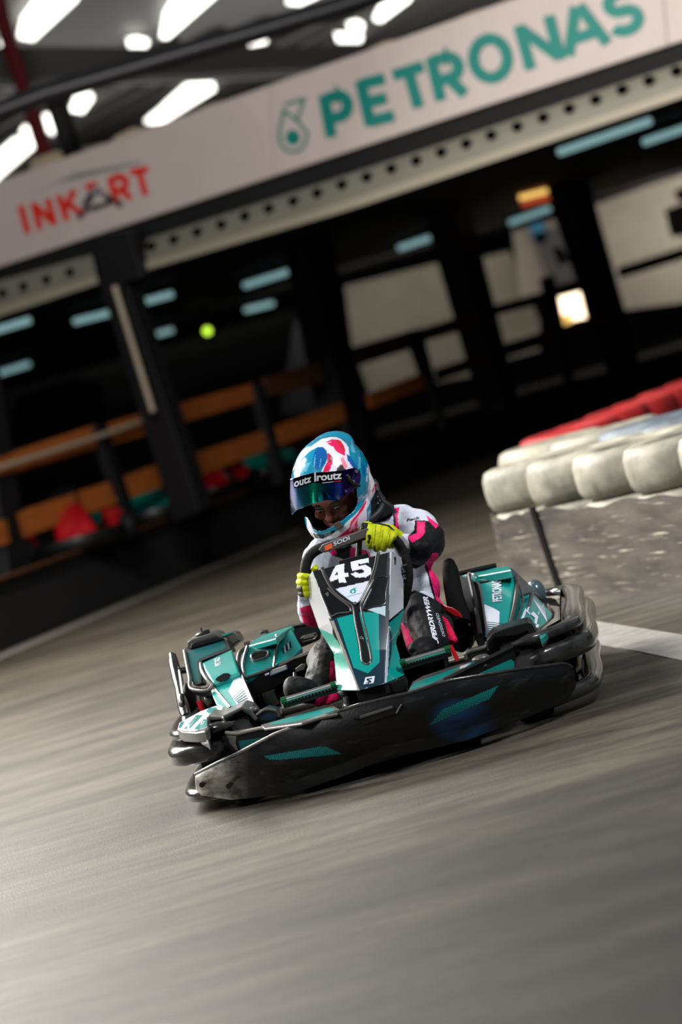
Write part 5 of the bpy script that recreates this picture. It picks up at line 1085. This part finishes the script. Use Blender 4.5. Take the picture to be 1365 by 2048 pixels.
paint(me, KM, [(xf(cH, q), c) for q, c in [
    ([(50, 640), (100, 500), (300, 230), (500, 90), (620, 60), (700, 60), (800, 100), (870, 200), (885, 330), (975, 500), (900, 560), (160, 640)], W_),
    ([(100, 540), (140, 480), (128, 620), (90, 640)], CY),
    ([(165, 620), (135, 560), (170, 450), (240, 350), (330, 265), (440, 200), (520, 195), (575, 250), (588, 330), (560, 420), (510, 500), (490, 560), (300, 600)], CY),
    ([(395, 480), (380, 380), (410, 260), (450, 200), (520, 200), (572, 260), (580, 330), (555, 410), (500, 480), (440, 520)], DB),
    ([(232, 460), (300, 420), (360, 400), (290, 540), (262, 520)], LB),
    ([(392, 470), (396, 380), (418, 290), (416, 400), (408, 480)], LB), ([(470, 480), (492, 350), (500, 350), (480, 500)], LB),
    ([(560, 130), (640, 92), (740, 100), (800, 165), (822, 230), (824, 322), (760, 290), (700, 255), (660, 195), (600, 165)], RP),
    ([(700, 100), (760, 110), (810, 180), (826, 250), (770, 215), (740, 150)], RD), ([(560, 140), (650, 120), (640, 130), (560, 150)], W_),
    ([(586, 270), (662, 350), (646, 430), (605, 540), (515, 540), (540, 480), (580, 400)], RP), ([(610, 290), (664, 352), (640, 400), (600, 420)], (150, 20, 60)),
    ([(740, 400), (765, 420), (830, 500), (840, 540), (700, 540), (722, 460)], (46, 44, 52)),
    ([(760, 360), (800, 330), (860, 470), (820, 500), (780, 430)], (230, 130, 150)),
    ([(795, 60), (880, 140), (905, 190), (900, 210), (860, 170), (780, 100)], CY), ([(1005, 320), (1040, 340), (1035, 480), (1000, 500), (1010, 400)], LB), ([(900, 200), (915, 90), (940, 200), (970, 280), (910, 260)], LB),
    ([(845, 290), (900, 330), (1000, 480), (940, 490), (860, 380)], DB), ([(1040, 400), (1090, 470), (1100, 620), (1070, 560)], DB),
    ([(1130, 430), (1190, 470), (1260, 640), (1250, 780), (1190, 900), (1120, 1050), (1120, 1190), (1060, 1280), (1020, 1400), (500, 1600), (380, 1460), (300, 1300), (300, 1160), (350, 1240), (400, 1360), (520, 1420), (640, 1390), (800, 1290), (835, 1230), (950, 1130), (1060, 1010), (1130, 850), (1155, 650)], W_),
    ([(1160, 470), (1200, 520), (1230, 640), (1190, 560)], (200, 80, 130)), ([(1225, 700), (1250, 700), (1200, 840), (1190, 800)], RP),
    ([(1100, 930), (1120, 940), (1070, 1060), (1010, 1150), (990, 1240), (1000, 1350), (910, 1400), (640, 1500), (500, 1560), (480, 1530), (640, 1480), (760, 1400), (880, 1300), (900, 1220), (1000, 1100)], RP),
    ([(1060, 1060), (1010, 1160), (960, 1240), (960, 1290), (900, 1360), (880, 1330), (930, 1230), (1000, 1140)], (240, 150, 180)), ([(900, 1350), (990, 1270), (995, 1350), (920, 1390)], RD),
    ([(995, 760), (1065, 900), (1040, 985), (940, 1112), (830, 1225), (800, 1195), (960, 1075), (1005, 960), (978, 800)], CY),
    ([(1120, 480), (1136, 480), (1132, 560), (1118, 560)], W_), ([(1118, 580), (1132, 580), (1128, 670), (1110, 670)], W_),
    ([(378, 1375), (520, 1395), (700, 1325), (640, 1400), (520, 1450), (420, 1440)], (14, 14, 16)), ([(350, 1340), (400, 1440), (520, 1478), (700, 1440), (860, 1330), (700, 1455), (520, 1492), (390, 1460)], (20, 110, 130)),
]], lambda co, w: V(lin((0, 126, 158))), front=.35)
md = hel.modifiers.new('s', 'SOLIDIFY'); md.thickness = .012; md.offset = -1; md.material_offset = 1; md.material_offset_rim = 1
def eh(px, py, rad, c=(0, 0, .02), lift=0.):
    o = HR.transposed() @ ((KI @ CAM) - HC) - V(c); r = HR.transposed() @ (KI.to_3x3() @ ray(px, py)).normalized()
    S = V((1 / rad[0], 1 / rad[1], 1 / rad[2])); o2 = V((o.x * S.x, o.y * S.y, o.z * S.z)); r2 = V((r.x * S.x, r.y * S.y, r.z * S.z))
    A = r2.dot(r2); B_ = o2.dot(r2); C_ = o2.dot(o2) - 1; D = B_ * B_ - A * C_
    t = (-B_ - math.sqrt(max(0, D))) / A
    return HC + HR @ (o + V(c) + r * (t - lift))
VR = (.143, .182, .30)
vt = resample([V((*p, 0)) for p in [(72, 640), (110, 626), (250, 585), (400, 548), (600, 535), (780, 520), (880, 495), (960, 478)]], 90)
vb = resample([V((*p, 0)) for p in [(98, 1125), (160, 1062), (300, 1004), (390, 970), (560, 925), (700, 935), (790, 880), (870, 840)]], 90)
rows = []
for i in range(50):
    t = i / 49; rows.append([eh(*cH(*((a.lerp(c, t)).xy + V((-14 * math.sin(PI * t) * (1 - j / 89), 0)).xy)), VR) for j, (a, c) in enumerate(zip(vt, vb))])
b = MB(); b.grid(rows, 'visor_mirror'); vis = b.build('visor', hel, sharp=0)
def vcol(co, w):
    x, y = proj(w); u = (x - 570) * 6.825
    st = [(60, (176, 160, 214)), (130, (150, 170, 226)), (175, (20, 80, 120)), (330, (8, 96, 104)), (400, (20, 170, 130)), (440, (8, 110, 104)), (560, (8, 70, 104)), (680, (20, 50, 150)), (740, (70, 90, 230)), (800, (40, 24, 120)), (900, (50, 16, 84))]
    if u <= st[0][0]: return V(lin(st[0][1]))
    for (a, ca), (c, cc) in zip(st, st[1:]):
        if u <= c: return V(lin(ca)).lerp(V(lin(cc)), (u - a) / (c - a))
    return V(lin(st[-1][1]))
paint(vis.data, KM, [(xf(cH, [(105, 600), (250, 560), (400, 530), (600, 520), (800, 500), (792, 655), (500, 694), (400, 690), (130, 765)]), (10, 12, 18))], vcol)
md = vis.modifiers.new('s', 'SOLIDIFY'); md.thickness = .002
b = MB()
b.text('outz', lambda tx, ty: eh(*cH(128 + 232 * tx, 752 - 62 * tx * 1.2 - (100 - 10 * tx) * ty), VR, lift=.003), 'white_decal', .03); b.text('routz', lambda tx, ty: eh(*cH(438 + 340 * tx, 664 - 30 * tx - 92 * ty), VR, lift=.003), 'white_decal', .03)
for q, m in (([(510, 684), (660, 668), (662, 676), (512, 692)], 'white_decal'), ([(664, 664), (772, 650), (768, 664), (666, 676)], 'red_plastic'), ([(400, 545), (424, 540), (430, 668), (404, 672)], 'white_decal')): b.flat([eh(*cH(x, y), VR, lift=.003) for x, y in q], m)
b.build('sticker', vis)
b = MB(); PL2 = (.146, .178, .22)
b.add([eh(*cH(x, y), PL2, lift=l) for l in (.004, -.012) for x, y in [(800, 560), (880, 495), (960, 478), (1030, 520), (1042, 600), (1030, 690), (960, 760), (880, 830), (830, 850), (800, 760)]], [list(range(10)), list(range(19, 9, -1))] + [[i, i + 10, (i + 1) % 10 + 10, (i + 1) % 10] for i in range(10)], 'purple_plate'); pt = b.build('visor_pivot', hel, bevel=.002)
for x, y, r, m in ((982, 530, .0055, 'silver'), (934, 668, .006, 'silver'), (838, 800, .0035, 'grey_plastic')):
    b = MB(); p = eh(*cH(x, y), PL2, lift=.004); q = p - (KI.to_3x3() @ FW) * .006; b.tube([p, q], r, m, 16); b.build('screw', pt)
b = MB(); b.tube([eh(*cH(x, y), PL2, lift=.007) for x, y in ((850, 585), (880, 640), (930, 690), (1000, 722), (1020, 724))], .0055, 'glove_black', 10); b.tube([eh(*cH(x, y), PL2, lift=.009) for x, y in ((858, 580), (890, 630))], .004, 'silver', 10); b.build('lever', pt)
b = MB(); b.prism([eh(*cH(x, y), (.118, .128, .098), (0, -.05, -.066), .010) for x, y in [(655, 1258), (740, 1208), (792, 1275), (712, 1345)]], V((.002, .008, 0)), 'grey_plastic'); b.build('chin_tag', hel, bevel=.002)
b = MB(); b.tube([hw((.118 * math.cos(a), .045 + .105 * math.sin(a), -.135)) for a in [2 * PI * i / 30 for i in range(30)]], .012, 'glove_black', 10, closed=True); b.build('neck_roll', hel)
# neck brace / collar
b = MB(); b.prism([K(*cH(x, y), 1.03) for x, y in [(1215, 640), (1265, 690), (1290, 800), (1365, 930), (1480, 1010), (1500, 1060), (1420, 1130), (1300, 1180), (1180, 1260), (1130, 1180), (1140, 1020), (1200, 880)]], V((0, .09, 0)), 'glove_black'); b.build('neck_brace', man, bevel=.012, seg=3)
b = MB()
for x, y in ((1270, 880), (1300, 930), (1272, 970)): b.ell(K(*cH(x, y), 1.025), (.003, .003, .003), 'silver', None, 8, 6)
b.tube([K(*cH(x, y), 1.03) for x, y in ((1245, 680), (1262, 740), (1270, 790))], .004, 'silver', 8); b.build('brace_fitting', man)
print('EYES', [tuple(round(q) for q in proj(KM @ hw(p))) for p in ((-.031, -.09, .008), (.031, -.09, .008), (0, -.118, -.022), (0, 0, 0))], 'want', cH(430, 1050), cH(700, 980), cH(590, 1230))
# ================================================================== LIGHT, CAMERA
def area(name, loc, target, size, power, col=(1, 1, 1), sy=None):
    l = bpy.data.lights.new(name, 'AREA'); l.energy = power; l.color = col; l.shape = 'RECTANGLE'; l.size = size; l.size_y = sy or size
    o = bpy.data.objects.new(name, l); COL.objects.link(o); o.location = loc
    o.rotation_euler = (V(target) - V(loc)).to_track_quat('-Z', 'Y').to_euler(); return o
area('rooflight_key', (-6.5, 4.8, 5.2), (-.4, .9, .2), 2.0, 1050, (1, .97, .92), 6)
area('rooflight_back', (-6.5, 10.5, 6.6), (-3, 1.8, 0), 7, 1950, (1, .95, .88), 3)
l_ = area('kart_fill_left', (-3.4, -4.0, 4.8), (0, .9, .45), .8, 42, (1, .98, .96), 3); l_.data.spread = math.radians(75)  # added fill light aimed at the kart from front left, no visible source
r_ = area('kart_fill_right', (3.4, -1.0, 5.0), (.05, 1.0, .6), .8, 20, (.95, .97, 1), 1.2); r_.data.spread = math.radians(50)  # added narrow fill on driver and kart from the right, no visible source
area('sign_fill', (-1, 3, 6.3), (.5, 16, 2.8), 4, 640, (1, .95, .92), 2)  # extra light added to brighten the sign boards
area('hall_lamp', (6.5, 33.2, 2.55), (6.0, 36, .9), 3, 60, (1, .95, .88), .6)
area('hall_lamp', (1.5, 33.0, 2.55), (1.5, 36, .5), 3, 18, (1, .95, .88), .6)
area('roof_fill', (2, 38, 3.6), (2, 38.01, 6.5), 14, 480, (1, .97, .93), 10)  # added upward light that brightens the underside of the roof
w = bpy.data.worlds.new('w'); SC.world = w; w.use_nodes = True
w.node_tree.nodes['Background'].inputs[0].default_value = (.8, .88, 1, 1); w.node_tree.nodes['Background'].inputs[1].default_value = .085
cd = bpy.data.cameras.new('camera'); cam = bpy.data.objects.new('camera', cd); COL.objects.link(cam)
cd.sensor_fit = 'VERTICAL'; cd.sensor_height = 36; cd.sensor_width = 36; cd.lens = F_PX / 2048 * 36; cd.clip_end = 300; cd.clip_start = .5
M = Matrix.Identity(4)
for i, c in enumerate((IX, IY, -FW)):
    for j in range(3): M[j][i] = c[j]
M.translation = CAM; cam.matrix_world = M
cd.dof.use_dof = True; cd.dof.focus_distance = 10.55; cd.dof.aperture_fstop = 2.4
SC.camera = cam
SC.view_settings.view_transform = 'Standard'; SC.view_settings.look = 'None'; SC.view_settings.gamma = 1; SC.view_settings.use_curve_mapping = False
SC.view_settings.exposure = 0.35
